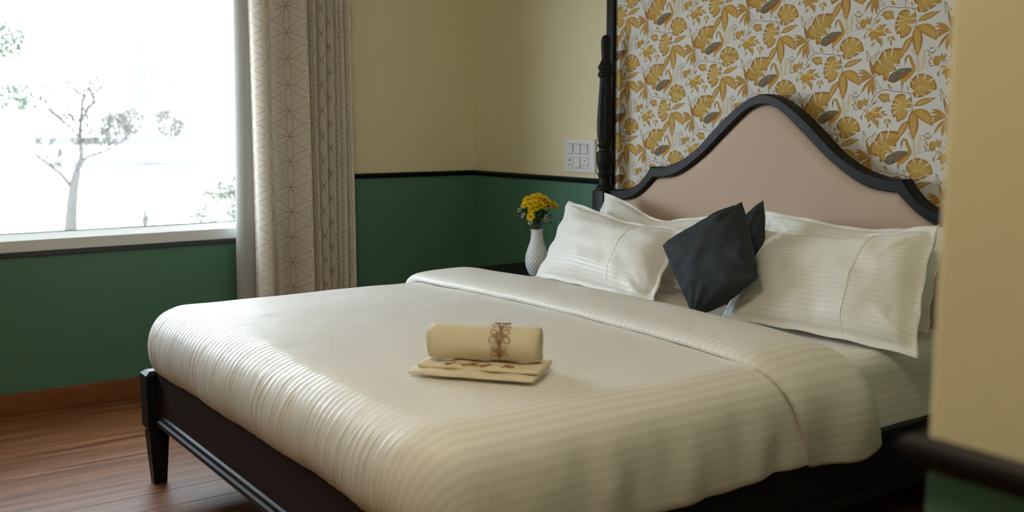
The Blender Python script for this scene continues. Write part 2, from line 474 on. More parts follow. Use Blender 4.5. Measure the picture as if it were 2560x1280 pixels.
# palm fan
for (c, t, w) in [((190, 262), (100, 282), 26), ((180, 288), (85, 325), 26), ((190, 320), (80, 395), 28), ((180, 372), (88, 492), 26),
                  ((195, 450), (135, 605), 28), ((225, 490), (235, 628), 34), ((255, 500), (302, 636), 32), ((290, 480), (330, 585), 24), ((215, 330), (92, 440), 22)]:
    b = np.array((300, 378.)); ctrl = np.array(c, float); tp = np.array(t, float)
    q = np.linspace(0, 1, 9)[:, None]; cv = (1 - q) ** 2 * b + 2 * q * (1 - q) * ctrl + q * q * tp
    d = np.gradient(cv, axis=0); d /= np.linalg.norm(d, axis=1)[:, None]; n = np.stack([-d[:, 1], d[:, 0]], 1)
    ww = np.array([0.12, 0.35, 0.6, 0.85, 1, 1, 0.85, 0.5, 0.02])[:, None] * w * 0.62
    pr.poly(list(cv + n * ww) + list((cv - n * ww)[::-1]), BRN, 2)
    pr.poly(list((cv + n * ww * 0.8)[1:8]) + list((cv - n * ww * 0.1)[1:8][::-1]), GLD, 3)
pr.leaf((290, 350), (243, 120), 46, 8, layer=2, c2=BRN)
for t in [(330, 250), (380, 262), (410, 300), (300, 250)]: pr.strip([(305, 372), t], 7, RUS, 3, 2)
# stems
pr.strip([(275, 720), (310, 640), (350, 590), (400, 555), (450, 540), (500, 540), (560, 555), (640, 560), (740, 570), (795, 580)], 9, STM, 1)
pr.strip([(740, 572), (775, 600), (790, 680), (797, 760), (797, 810)], 8, STM, 1)
pr.strip([(312, 385), (345, 440), (380, 490), (408, 524)], 7, STM, 1); pr.strip([(308, 390), (328, 470), (345, 524), (405, 524)], 5, STM, 1)
pr.strip([(335, 650), (390, 655)], 5, STM, 1); pr.strip([(797, 745), (830, 742)], 5, STM, 1); pr.strip([(797, 800), (740, 825)], 5, STM, 1)
# great split leaf behind the bird
pr.blob([(292, 318), (284, 250), (310, 180), (352, 122), (378, 85), (402, 30), (452, -12), (540, -32), (620, -32), (690, -20), (702, 20), (672, 84), (640, 130), (640, 195), (612, 212), (588, 170)
         , (560, 200), (588, 232), (588, 268), (552, 292), (505, 285), (492, 330), (490, 382), (455, 418), (426, 402), (420, 335), (380, 348), (338, 322)],
        BRN, GLD, 2, [((352, 118), (425, 215)), ((438, 8), (478, 175)), ((548, -30), (518, 120)), ((645, 195), (520, 180)), ((590, 292), (450, 236))], [(440, 225), (500, 160), (590, 70)], 0.84)
# wading bird
pr.poly(catmull([(790, 240), (818, 262), (795, 330), (742, 384), (690, 432), (642, 404), (612, 376), (660, 300), (790, 240)], 4)[:-1], (0.60, 0.34, 0.05), 6)
pr.strip([(716, 98), (738, 74), (766, 88), (780, 140), (802, 190), (810, 240), (790, 292)], 24, (0.52, 0.31, 0.06), 6, 50)
pr.poly([(703, 98), (724, 104), (701, 204)], GRY, 7)
pr.poly(catmull([(600, 268), (650, 244), (730, 234), (788, 240), (778, 290), (700, 304), (642, 342), (640, 392), (600, 424), (556, 442), (520, 432), (488, 412), (502, 366), (524, 326), (564, 298), (600, 268)], 3)[:-1], GRY, 7)
pr.poly(catmull([(640, 345), (700, 300), (750, 292), (735, 330), (690, 372), (640, 385), (640, 345)], 3)[:-1], (0.33, 0.13, 0.06), 8)
for (a, b) in [((575, 330), (488, 414)), ((590, 350), (506, 430)), ((605, 365), (532, 442)), ((615, 385), (560, 446)), ((560, 312), (500, 372)), ((600, 300), (540, 330)), ((630, 300), (575, 350)), ((640, 280), (600, 262)), ((625, 345), (592, 424))]:
    pr.strip([a, b], 8, DRK, 8, 2)
for (a, b) in [((582, 318), (520, 392)), ((606, 338), (546, 420)), ((640, 262), (590, 300)), ((700, 262), (640, 300))]: pr.strip([a, b], 6, (0.50, 0.47, 0.36), 8, 2)
pr.strip([(655, 428), (662, 556)], 7, STM, 5, 4); pr.strip([(676, 428), (690, 505)], 6, STM, 5, 3); pr.strip([(660, 430), (678, 470)], 12, RUS, 5, 5)
# split leaf at the branch end
pr.blob([(765, 475), (770, 420), (802, 370), (860, 322), (920, 310), (990, 326), (1045, 360), (1078, 425), (1092, 502), (1052, 528), (1000, 572), (950, 600), (890, 630), (828, 626), (800, 580), (816, 532), (778, 505)],
        BRN, GLD, 2, [((860, 325), (872, 425)), ((956, 322), (925, 425)), ((1052, 368), (970, 445)), ((1045, 535), (955, 520)), ((955, 602), (900, 555)), ((858, 630), (850, 560)), ((775, 405), (830, 450))], [(800, 565), (880, 490), (1050, 480)], 0.86)
for (x, y) in [(900, 470), (940, 490), (985, 470), (1010, 500), (870, 520), (920, 530), (960, 460), (845, 490)]: pr.strip([(x, y), (x + 18, y + 12)], 8, CRM, 4, 3)
# small leaf under the branch
pr.blob([(362, 642), (392, 602), (440, 594), (502, 602), (510, 655), (522, 702), (480, 698), (440, 716), (400, 690)], BRN, GLD, 2)
for i in range(4): pr.strip([(400 + 24 * i, 630), (408 + 24 * i, 668)], 7, CRM, 4, 3)
# split leaf hanging below
pr.blob([(705, 592), (640, 588), (590, 620), (560, 680), (540, 740), (530, 800), (538, 862), (562, 916), (592, 905), (602, 962), (622, 970), (690, 930), (730, 872), (738, 812), (700, 775), (772, 770), (782, 720), (786, 642), (760, 640), (705, 685), (714, 622)],
        BRN, GLD, 2, [((562, 662), (650, 690)), ((538, 732), (642, 738)), ((530, 792), (632, 768)), ((556, 868), (632, 792)), ((790, 705), (690, 715)), ((738, 815), (664, 762))], [(700, 600), (660, 700), (610, 940)], 0.86)
for (x, y) in [(640, 820), (610, 850), (660, 860), (625, 920), (650, 900), (690, 850)]: pr.strip([(x, y), (x + 14, y + 16)], 8, CRM, 4, 3)
# long plain leaves
pr.leaf((818, 742), (1080, 624), 76, -6, layer=2, dashes=6)
pr.leaf((800, 805), (812, 1206), 128, -6, layer=2, dashes=7)
pr.leaf((812, 800), (1045, 1000), 150, -36, layer=2, dashes=6, c1=(0.50, 0.26, 0.05))
pr.leaf((748, 945), (612, 1214), 84, 10, layer=2, dashes=6)
# blossom cluster
for t, w in [((425, 775), 62), ((425, 925), 74), ((335, 1036), 60), ((228, 1010), 60), ((172, 945), 44), ((150, 830), 36), ((440, 850), 34), ((352, 770), 34)]:
    pr.leaf((258, 872), t, w, 0, layer=2, c2=LGT if w < 40 else GLD)
for b, t, w in [((190, 765), (175, 655), 30), ((195, 765), (230, 660), 28), ((185, 765), (150, 690), 24), ((290, 760), (345, 690), 26), ((400, 870), (492, 892), 34), ((395, 860), (460, 830), 26),
                ((350, 955), (357, 1088), 38), ((268, 1018), (224, 1084), 28), ((460, 938), (438, 1012), 22), ((484, 938), (532, 1002), 40), ((480, 985), (482, 1074), 26), ((150, 900), (120, 960), 16), ((495, 455), (510, 525), 34), ((515, 500), (552, 520), 16), ((735, 480), (748, 545), 22), ((1100, 290), (1120, 350), 14)]:
    pr.leaf(b, t, w, 0, layer=2)
pr.blob([(80, 750), (100, 705), (140, 705), (160, 750), (150, 810), (110, 830), (82, 800)], RUS, GLD, 2)
for i in range(4): pr.strip([(90 + 16 * i, 735), (95 + 16 * i, 805)], 6, BRN, 4, 2)
pr.strip([(140, 765), (240, 762), (300, 760)], 5, STM, 2)
for (p) in [(15, 632), (45, 600), (70, 596), (102, 630), (82, 655), (22, 690), (42, 728), (62, 750), (22, 770), (38, 802), (45, 832), (72, 832), (60, 660), (30, 655)]:
    pr.strip([(60, 720), p], 3, LGT, 1); pr.dot(p, 9, DRK, 3)
for (p) in [(205, 790), (240, 800), (225, 830), (262, 775), (285, 740), (270, 715), (310, 730), (190, 830), (215, 765), (160, 880), (145, 915), (130, 950)]: pr.dot(p, 8, GRY, 5)
for (b, t) in [((252, 160), (212, 5)), ((258, 165), (372, 15)), ((1190, 640), (1140, 450))][:2]:
    b = np.array(b, float); t = np.array(t, float); pr.strip([b, t], 5, LGT, 1)
    for i in range(9):
        q = 0.15 + 0.85 * i / 8; sg = 1 if i % 2 else -1; n = np.array([-(t - b)[1], (t - b)[0]]); n /= np.linalg.norm(n)
        p = b + (t - b) * q + n * sg * 30 * (1.15 - q); pr.strip([b + (t - b) * (q - 0.1), p], 6, LGT, 1, 3); pr.dot(p, 8, DRK, 3)
# fern sprigs
for (b, t, k) in [((872, 305), (846, -60), 12), ((915, 260), (945, -10), 9), ((850, 60), (790, -20), 5)]:
    b = np.array(b, float); t = np.array(t, float); pr.strip([b, t], 4, LGT, 1)
    n = np.array([-(t - b)[1], (t - b)[0]]); n /= np.linalg.norm(n); ax = (t - b) / np.linalg.norm(t - b)
    for i in range(k):
        for sg in (1, -1): p = b + (t - b) * (i + 0.5) / k; pr.leaf(p, p + n * sg * 26 + ax * 12, 11, 0, layer=1, c1=LGT, c2=(0.58, 0.45, 0.17))
pr.strip([(972, 245), (1015, 135)], 4, (0.45, 0.42, 0.38), 1)

def lay_print():
    A = np.array([[3.0546e-4, -1.6e-5], [1.157e-5, -2.451e-4]]); org = np.array([2.16464, 1.64356])
    tv, tf, tcid = [], [], []
    cols = sorted({c for _, c, _ in pr.polys}); base_v = []; base_f = []; base_c = []
    for pi, (ly, c, pts) in enumerate(pr.polys):
        P = np.array(pts) @ A + org
        k = len(base_v)
        base_v += [(p[0], -0.0033 - 0.00010 * ly - 3e-7 * pi, p[1]) for p in P]
        for t in tessellate_polygon([[Vector((p[0], p[1], 0)) for p in P]]):
            base_f.append((k + t[0], k + t[1], k + t[2])); base_c.append(cols.index(c))
    BV = np.array(base_v); BF = np.array(base_f); BC = np.array(base_c)
    lo, hi = BV[:, [0, 2]].min(0), BV[:, [0, 2]].max(0)
    V, F, C = [], [], []; k = 0
    for i in range(-6, 6):
        for j in range(-12, 12):
            dx = 0.2885 * i; dz = -0.1385 * i - 0.277 * j
            if lo[0] + dx > PX1 or hi[0] + dx < PX0 or lo[1] + dz > PZ1 or hi[1] + dz < 0.75: continue
            V.append(BV + np.array([dx, 0, dz])); F.append(BF + k); C.append(BC); k += len(BV)
    V = np.concatenate(V); F = np.concatenate(F); C = np.concatenate(C)
    me = bpy.data.meshes.new('printed_motif'); me.from_pydata(V.tolist(), [], F.tolist())
    at = me.attributes.new('ink', 'FLOAT_COLOR', 'FACE')
    at.data.foreach_set('color', np.array([(*cols[c], 1) for c in C], dtype=np.float32).ravel())
    bm = bmesh.new(); bm.from_mesh(me)
    for co, no in [((PX0 + 0.001, 0, 0), (-1, 0, 0)), ((PX1 - 0.001, 0, 0), (1, 0, 0)), ((0, 0, PZ1 - 0.002), (0, 0, 1)), ((0, 0, 0.80), (0, 0, -1))]:
        bmesh.ops.bisect_plane(bm, geom=list(bm.verts) + list(bm.edges) + list(bm.faces), plane_co=co, plane_no=no, clear_outer=True)
    # every face towards the room
    bm.normal_update()
    bmesh.ops.reverse_faces(bm, faces=[f for f in bm.faces if f.normal.y > 0])
    bm.to_mesh(me); bm.free()
    me.materials.append(m_print); me.transform(Matrix.Translation(-wpap.location))
    o = bpy.data.objects.new('printed_motif', me); COL.objects.link(o); o.parent = wpap
    o['kind'] = 'stuff'; o['label'] = 'ochre and brown printed leaves, berries and birds'
lay_print()

# ================================================================== BED
XC = 2.125
bed = empty('bed', (XC, -1.1, 0), 'black wooden double bed with arched beige upholstered headboard', 'bed')
def bpart(name, mb, m, smooth=None, label=None, parent=bed, auto=None):
    o = mb.build(name, m); o.data.transform(Matrix.Translation(-bed.location)); o.parent = parent
    if auto: shade_auto(o, auto)
    if label: o['label'] = label
    return o
out_pts = [(1.235, 0.956), (1.27, 0.957), (1.357, 0.965), (1.412, 0.980), (1.450, 1.001), (1.480, 1.028), (1.500, 1.051), (1.512, 1.068),
           (1.574, 1.068), (1.631, 1.079), (1.690, 1.098), (1.739, 1.123), (1.793, 1.157), (1.900, 1.246), (1.978, 1.303), (2.046, 1.341), (2.095, 1.357), (XC, 1.361)]
inn_pts = [(1.262, 0.914), (1.313, 0.915), (1.385, 0.926), (1.440, 0.951), (1.480, 0.978), (1.533, 1.022),
           (1.594, 1.026), (1.651, 1.037), (1.723, 1.068), (1.810, 1.122), (1.849, 1.150), (1.953, 1.233), (2.030, 1.291), (2.080, 1.315), (XC, 1.322)]
def half(p, tip, n1=34, n2=70):
    a = resample(catmull(p[:tip + 1], 8), n1); b = resample(catmull(p[tip:], 8), n2)
    return np.concatenate([a, b[1:]])
OUTC, INNC = half(out_pts, 7), half(inn_pts, 5)
def mirror(c): return np.concatenate([c, np.stack([2 * XC - c[::-1][1:, 0], c[::-1][1:, 1]], 1)])
OUTC, INNC = mirror(OUTC), mirror(INNC)
n = len(OUTC)
# border frame: four rails of the section swept between the two curves
mb = MB(); v = []
sect = [(0.0, -0.030), (0.0, -0.078), (0.12, -0.085), (0.88, -0.085), (1.0, -0.078), (1.0, -0.030)]      # (0 outer .. 1 inner, y)
for i in range(n):
    for (q, y) in sect:
        p = OUTC[i] * (1 - q) + INNC[i] * q; v.append((p[0], y, p[1]))
ns = len(sect); f = []
for i in range(n - 1):
    for j in range(ns):
        j2 = (j + 1) % ns; f.append((i * ns + j, i * ns + j2, (i + 1) * ns + j2, (i + 1) * ns + j))
mb.add(v, f)
for sx in (-1, 1):
    xa, xb = sorted((XC + sx * (XC - 1.235), XC + sx * (XC - 1.275)))
    mb.box((xa, -0.084, 0.40), (xb, -0.031, 0.93), 0.004)
mb.box((1.235, -0.084, 0.30), (2 * XC - 1.235, -0.031, 0.42), 0.004)
bpart('headboard_frame', mb, m_dark, auto=40, label='black arched border moulding of the headboard')
# upholstery: padded sheet under the inner curve
v = []; f = []; nz = 24
for i in range(n):
    for j in range(nz):
        t = j / (nz - 1); z = 0.42 + (INNC[i][1] + 0.004 - 0.42) * t
        e = min(1, (INNC[i][1] - z) / 0.05, (INNC[i][0] - 1.255) / 0.05, (2 * XC - 1.255 - INNC[i][0]) / 0.05)
        e = max(e, 0); v.append((INNC[i][0], -0.052 - 0.022 * math.sqrt(max(0, 1 - (1 - e) ** 2)), z))
o = MB().add(v, [tuple(reversed(q)) for q in grid_faces(n, nz)])
o = bpart('headboard_cushion', o, m_uphol, label='beige fabric panel of the headboard'); o.data.polygons.foreach_set('use_smooth', [True] * len(o.data.polygons))
bpart('headboard_back', MB().box((1.24, -0.05, 0.34), (2 * XC - 1.24, -0.03, 0.90)), m_dark)
# head posts: square block, turned and fluted shaft, finial
prof = [(0.040, 0.952), (0.040, 0.962), (0.032, 0.972), (0.027, 0.985), (0.027, 1.012), (0.031, 1.020), (0.031, 1.028), (0.026, 1.034), (0.030, 1.050), (0.0355, 1.075), (0.0375, 1.105), (0.0375, 1.118),
        (0.034, 1.124), (0.026, 1.128), (0.026, 1.142), (0.032, 1.148), (0.033, 1.156), (0.027, 1.162), (0.033, 1.180), (0.0365, 1.215), (0.0370, 1.250), (0.0350, 1.300), (0.0310, 1.360), (0.0275, 1.420), (0.0265, 1.452),
        (0.033, 1.458), (0.035, 1.468), (0.031, 1.476), (0.028, 1.484), (0.034, 1.492), (0.0345, 1.500), (0.028, 1.512), (0.0195, 1.530), (0.0185, 1.545), (0.021, 1.580), (0.0215, 1.610), (0.018, 1.628), (0.010, 1.637), (0.003, 1.640)]
def flute(a, z):
    if 1.168 < z < 1.450:
        e = min(1, (z - 1.168) / 0.02, (1.450 - z) / 0.02)
        return 1 - 0.10 * e * abs(math.sin(a * 5)) ** 0.7
    return 1
# dense samples so the flutes read
pd = catmull(prof, 3)
for sx in (-1, 1):
    px = XC + sx * (XC - 1.208)
    mbp = MB().lathe([tuple(p) for p in pd], 60, (px, -0.078, 0), flute)
    po = bpart('head_post', mbp, m_dark, auto=50)
    bpart('post_block', MB().box((px - 0.038, -0.118, 0.30), (px + 0.038, -0.040, 0.952), 0.007), m_dark, parent=po, auto=40)
    bpart('leg', MB().box((px - 0.032, -0.110, 0.0), (px + 0.032, -0.046, 0.30), 0.004), m_dark, parent=po, auto=40)
# foot posts
for sx in (-1, 1):
    xa, xb = sorted((XC + sx * (XC - 1.170), XC + sx * (XC - 1.246)))
    ya, yb = -2.142, -2.064
    mbq = MB(); c = 0.010
    mbq.add([(xa, ya, 0.205), (xb, ya, 0.205), (xb, yb, 0.205), (xa, yb, 0.205), (xa, ya, 0.392), (xb, ya, 0.392), (xb, yb, 0.392), (xa, yb, 0.392),
             (xa + c * 1.6, ya + c * 1.6, 0.404), (xb - c * 1.6, ya + c * 1.6, 0.404), (xb - c * 1.6, yb - c * 1.6, 0.404), (xa + c * 1.6, yb - c * 1.6, 0.404),
             (xa + c, ya + c, 0.192), (xb - c, ya + c, 0.192), (xb - c, yb - c, 0.192), (xa + c, yb - c, 0.192)],
            [(0, 1, 5, 4), (1, 2, 6, 5), (2, 3, 7, 6), (3, 0, 4, 7), (4, 5, 9, 8), (5, 6, 10, 9), (6, 7, 11, 10), (7, 4, 8, 11), (8, 9, 10, 11),
             (1, 0, 12, 13), (2, 1, 13, 14), (3, 2, 14, 15), (0, 3, 15, 12), (15, 14, 13, 12)])
    po = bpart('foot_post', mbq, m_dark)
    a, b = 0.006, 0.017
    bpart('leg', MB().add([(xa + b, ya + b, 0), (xb - b, ya + b, 0), (xb - b, yb - b, 0), (xa + b, yb - b, 0), (xa + a, ya + a, 0.182), (xb - a, ya + a, 0.182), (xb - a, yb - a, 0.182), (xa + a, yb - a, 0.182),
                           (xa + c, ya + c, 0.192), (xb - c, ya + c, 0.192), (xb - c, yb - c, 0.192), (xa + c, yb - c, 0.192)],
                          [(3, 2, 1, 0), (0, 1, 5, 4), (1, 2, 6, 5), (2, 3, 7, 6), (3, 0, 4, 7), (4, 5, 9, 8), (5, 6, 10, 9), (6, 7, 11, 10), (7, 4, 8, 11), (8, 9, 10, 11)]), m_dark, parent=po)
fx0, fx1 = 1.246, 2 * XC - 1.246
fr = bpart('foot_rail', MB().box((fx0, -2.106, 0.232), (fx1, -2.074, 0.42), 0.004), m_rail, label='dark brown foot rail')
mo = MB(); pf = [(-2.106, 0.222), (-2.120, 0.222), (-2.124, 0.230), (-2.124, 0.240), (-2.118, 0.246), (-2.114, 0.256), (-2.106, 0.260)]
v = [(x, y, z) for x in (fx0 - 0.004, fx1 + 0.004) for (y, z) in pf]; k = len(pf)
mo.add(v, [(i, i + 1, k + i + 1, k + i) for i in range(k - 1)] + [(k - 1, 0, k, 2 * k - 1), tuple(reversed(range(k))), tuple(range(k, 2 * k))])
bpart('moulding', mo, m_dark, parent=fr, label='black moulding strip along the foot rail')
for sx in (-1, 1):
    xa, xb = sorted((XC + sx * (XC - 1.178), XC + sx * (XC - 1.212)))
    sr = bpart('side_rail', MB().box((xa, -2.066, 0.20), (xb, -0.116, 0.388), 0.004), m_dark)
    xo = xa if sx < 0 else xb
    q = sorted((xo - sx * 0.002, xo + sx * 0.014))
    bpart('moulding', MB().box((q[0], -2.064, 0.205), (q[1], -0.118, 0.232), 0.005), m_dark, parent=sr)
for y in (-0.4, -0.75, -1.1, -1.45, -1.8):
    bpart('bed_slat', MB().box((1.212, y - 0.045, 0.31), (2 * XC - 1.212, y + 0.045, 0.33), 0.002), m_dark)

# mattress in its fitted striped sheet
def rounded_slab(x0, x1, y0, y1, z0, z1, r, nx, ny, amp, seed):
    """closed rounded box as a folded sheet: returns verts, faces, uv (u across the bed, unrolled down the sides)"""
    per = []
    cr = 0.07
    def corner(cx, cy, a0): return [(cx + cr * math.cos(a), cy + cr * math.sin(a), math.cos(a), math.sin(a)) for a in np.linspace(a0, a0 + math.pi / 2, 10)]
    def line(p, q, nrm, m): return [(p[0] + (q[0] - p[0]) * t, p[1] + (q[1] - p[1]) * t, *nrm) for t in np.linspace(0, 1, m + 2)[1:-1]]
    per += corner(x1 - cr, y1 - cr, 0); per += line((x1 - cr, y1), (x0 + cr, y1), (0, 1), nx)
    per += corner(x0 + cr, y1 - cr, math.pi / 2); per += line((x0, y1 - cr), (x0, y0 + cr), (-1, 0), ny)
    per += corner(x0 + cr, y0 + cr, math.pi); per += line((x0 + cr, y0), (x1 - cr, y0), (0, -1), nx)
    per += corner(x1 - cr, y0 + cr, 1.5 * math.pi); per += line((x1, y0 + cr), (x1, y1 - cr), (1, 0), ny)
    prof = [(-0.5, 0), (-0.3, 0), (-0.2, 0)] + [(-r + r * math.sin(a), -r + r * math.cos(a)) for a in np.linspace(0, math.pi / 2, 7)] + [(0, -r - (z1 - z0 - r) * t) for t in np.linspace(0.08, 1, 14)]
    V, UV = [], []
    xm, ym = (x0 + x1) / 2, (y0 + y1) / 2
    for (x, y, nx_, ny_) in per:
        un = 0; last = None
        for (o, dz) in prof:
            if o <= -0.2:
                q = {-0.5: 0.0, -0.3: 0.45, -0.2: 0.8}[o]; px = xm + (x - r * nx_ - xm) * q; py = ym + (y - r * ny_ - ym) * q
            else: px, py = x + nx_ * o, y + ny_ * o
            if last is not None: un += math.hypot(o - last[0], dz - last[1]) if o > -0.2 else 0
            last = (o, dz)
            w_ = noise.noise(Vector((px * 5 + seed, py * 5, (z1 + dz) * 5))) * amp
            if o > -0.02: w_ += amp * 1.2 * noise.noise(Vector(((px + py) * 9, (z1 + dz) * 3 + (px + py) * 4, seed)))
            V.append((px + nx_ * w_ * (o > -0.02), py + ny_ * w_ * (o > -0.02), z1 + dz + (w_ if o <= -0.02 else 0)))
            UV.append(((x - r * nx_ if o > -0.2 else px) + nx_ * max(0, un), py))
    return V, grid_faces(len(per), len(prof), True), UV, len(per), len(prof)
v, f, uv, npn, npf = rounded_slab(1.205, 3.045, -2.05, -0.098, 0.334, 0.602, 0.05, 60, 90, 0.0035, 3.0)
f.append(tuple(i * npf + npf - 1 for i in range(npn)))
mt = obj('mattress', v, f, m_cotton, None, True, uv)
tag(mt, 'mattress in a white satin-stripe fitted sheet on the bed', 'mattress')

# ================================================================== DUVET
duv = empty('duvet', (XC, -1.4, 0.62), 'white satin-stripe duvet spread over the bed, folded back near the pillows', 'duvet')
DX0, DX1, DY0, DYH = 1.145, 3.080, -2.118, -0.80
def duvet_body():
    cr = 0.13
    NS, NF = 150, 720
    ysid = np.linspace(DYH, DY0 + cr, NS); xft = np.linspace(DX0 + cr, DX1 - cr, NF)
    per = [(DX0, y, -1, 0) for y in ysid]
    per += [(DX0 + cr + cr * math.cos(a), DY0 + cr + cr * math.sin(a), math.cos(a), math.sin(a)) for a in np.linspace(math.pi, 1.5 * math.pi, 40)[1:-1]]
    per += [(x, DY0, 0, -1) for x in xft]
    per += [(DX1 - cr + cr * math.cos(a), DY0 + cr + cr * math.sin(a), math.cos(a), math.sin(a)) for a in np.linspace(1.5 * math.pi, 2 * math.pi, 40)[1:-1]]
    per += [(DX1, y, 1, 0) for y in ysid[::-1]]
    per = np.array(per); n = len(per)
    ss = np.r_[0, np.cumsum(np.hypot(np.diff(per[:, 0]), np.diff(per[:, 1])))]
    # outline of the overhang: (outward offset, z). foot and far side are tucked in, the near side hangs
    pf_foot = catmull([(-cr, 0.628), (-0.10, 0.6265), (-0.07, 0.620), (-0.024, 0.594), (0.004, 0.552), (0.016, 0.505), (0.014, 0.458), (0.002, 0.424), (-0.018, 0.404), (-0.050, 0.394)], 6)
    pf_side = catmull([(-cr, 0.628), (-0.10, 0.6265), (-0.065, 0.619), (-0.018, 0.592), (0.006, 0.550), (0.014, 0.500), (0.015, 0.450), (0.011, 0.400), (0.004, 0.358), (-0.006, 0.346)], 6)
    pf_far = catmull([(-cr, 0.628), (-0.10, 0.6265), (-0.07, 0.618), (-0.02, 0.590), (0.006, 0.548), (0.016, 0.500), (0.010, 0.450), (-0.006, 0.415), (-0.020, 0.398), (-0.030, 0.392)], 6)
    npf = len(pf_foot)
    rid = []
    for i in range(170):                                        # fine drawn pleats across the foot
        rid.append((RNG.uniform(1.10, 3.50), RNG.uniform(0.0022, 0.0045), RNG.choice([-1, 1], p=[0.3, 0.7]) * RNG.uniform(0.0004, 0.0014), RNG.uniform(0.10, 0.55), RNG.uniform(0.5, 1.0), RNG.uniform(-0.02, 0.05)))
    for i in range(22):                                         # longer raised creases towards the near corner
        rid.append((RNG.uniform(2.25, 3.25), RNG.uniform(0.0028, 0.0042), RNG.uniform(0.0015, 0.0032), RNG.uniform(0.16, 0.35), RNG.uniform(0.8, 1.05), RNG.uniform(0.05, 0.12)))
    V, UV = [], []
    for i in range(n):
        x, y, nx, ny = per[i]
        pf = pf_foot * ny * ny + (pf_side if nx > 0 else pf_far) * nx * nx
        un = 0; lp = pf[0]; ex, ey = x - nx * cr, y - ny * cr
        for j in range(npf):
            o_, z_ = pf[j]; un += math.hypot(o_ - lp[0], z_ - lp[1]); lp = pf[j]
            V.append([x + nx * o_, y + ny * o_, z_]); UV.append((ex + nx * un, ey + ny * un))
    V = np.array(V).reshape(n, npf, 3)
    q = np.linspace(0, 1, npf)[None, :]; S = ss[:, None]
    disp = np.zeros((n, npf))
    for (p, wd, am, q0, q1, sl) in rid:
        env = np.clip((q - q0) / 0.18, 0, 1) * np.clip((q1 - q) / 0.15, 0, 1)
        disp += am * np.exp(-((S - (p + sl * (1 - q))) / wd) ** 2) * env
    tot = ss[-1]
    near = np.clip((S - (tot - 1.15)) / 0.25, 0, 1)
    disp += near * np.clip((q - 0.3) / 0.4, 0, 1) * (0.005 * np.sin(S * 26 + 2.0 * q) + 0.003 * np.sin(S * 51 + 1.0 - 3 * q))
    disp += (0.003 * np.sin(S * 13 + 0.8) + 0.0010 * np.sin(S * 37)) * np.clip((q - 0.35) / 0.4, 0, 1)
    V[:, :, 0] += per[:, 2][:, None] * disp; V[:, :, 1] += per[:, 3][:, None] * disp
    hem = 0.007 * np.sin(ss * 3.1) + 0.003 * np.sin(ss * 7.3 + 1)
    V[:, :, 2] += hem[:, None] * np.clip((q - 0.6) / 0.4, 0, 1)
    V = V.reshape(-1, 3)
    F = grid_faces(n, npf)
    # flat top, sharing its rim with the overhang
    gx, gy = np.meshgrid(xft, ysid, indexing='ij')
    ex = np.clip(np.minimum(gx - xft[0], xft[-1] - gx) / 0.45, 0, 1); ey = np.clip((gy - ysid[-1]) / 0.45, 0, 1)
    sm = lambda t: t * t * (3 - 2 * t)
    G = np.stack([gx, gy, 0.628 + 0.012 * sm(ex) * sm(ey)], 2).reshape(-1, 3)
    k = len(V); V = np.concatenate([V, G]); UV += [(p[0], p[1]) for p in G]
    F += [tuple(reversed([i + k for i in f])) for f in grid_faces(NF, NS)]
    for p in V:                                                 # soft unevenness of the filling
        if p[2] > 0.6:
            p[2] += 0.0045 * noise.noise(Vector((p[0] * 3.2, p[1] * 3.2, 1.7))) + 0.0014 * noise.noise(Vector((p[0] * 11, p[1] * 8, 4.1)))
    V -= np.array(duv.location)
    o = obj('duvet_cover', V, F, m_cotton, duv, True, UV)
    bm = bmesh.new(); bm.from_mesh(o.data); bmesh.ops.remove_doubles(bm, verts=bm.verts, dist=0.00002)
    bmesh.ops.recalc_face_normals(bm, faces=bm.faces); bm.to_mesh(o.data); bm.free()
duvet_body()

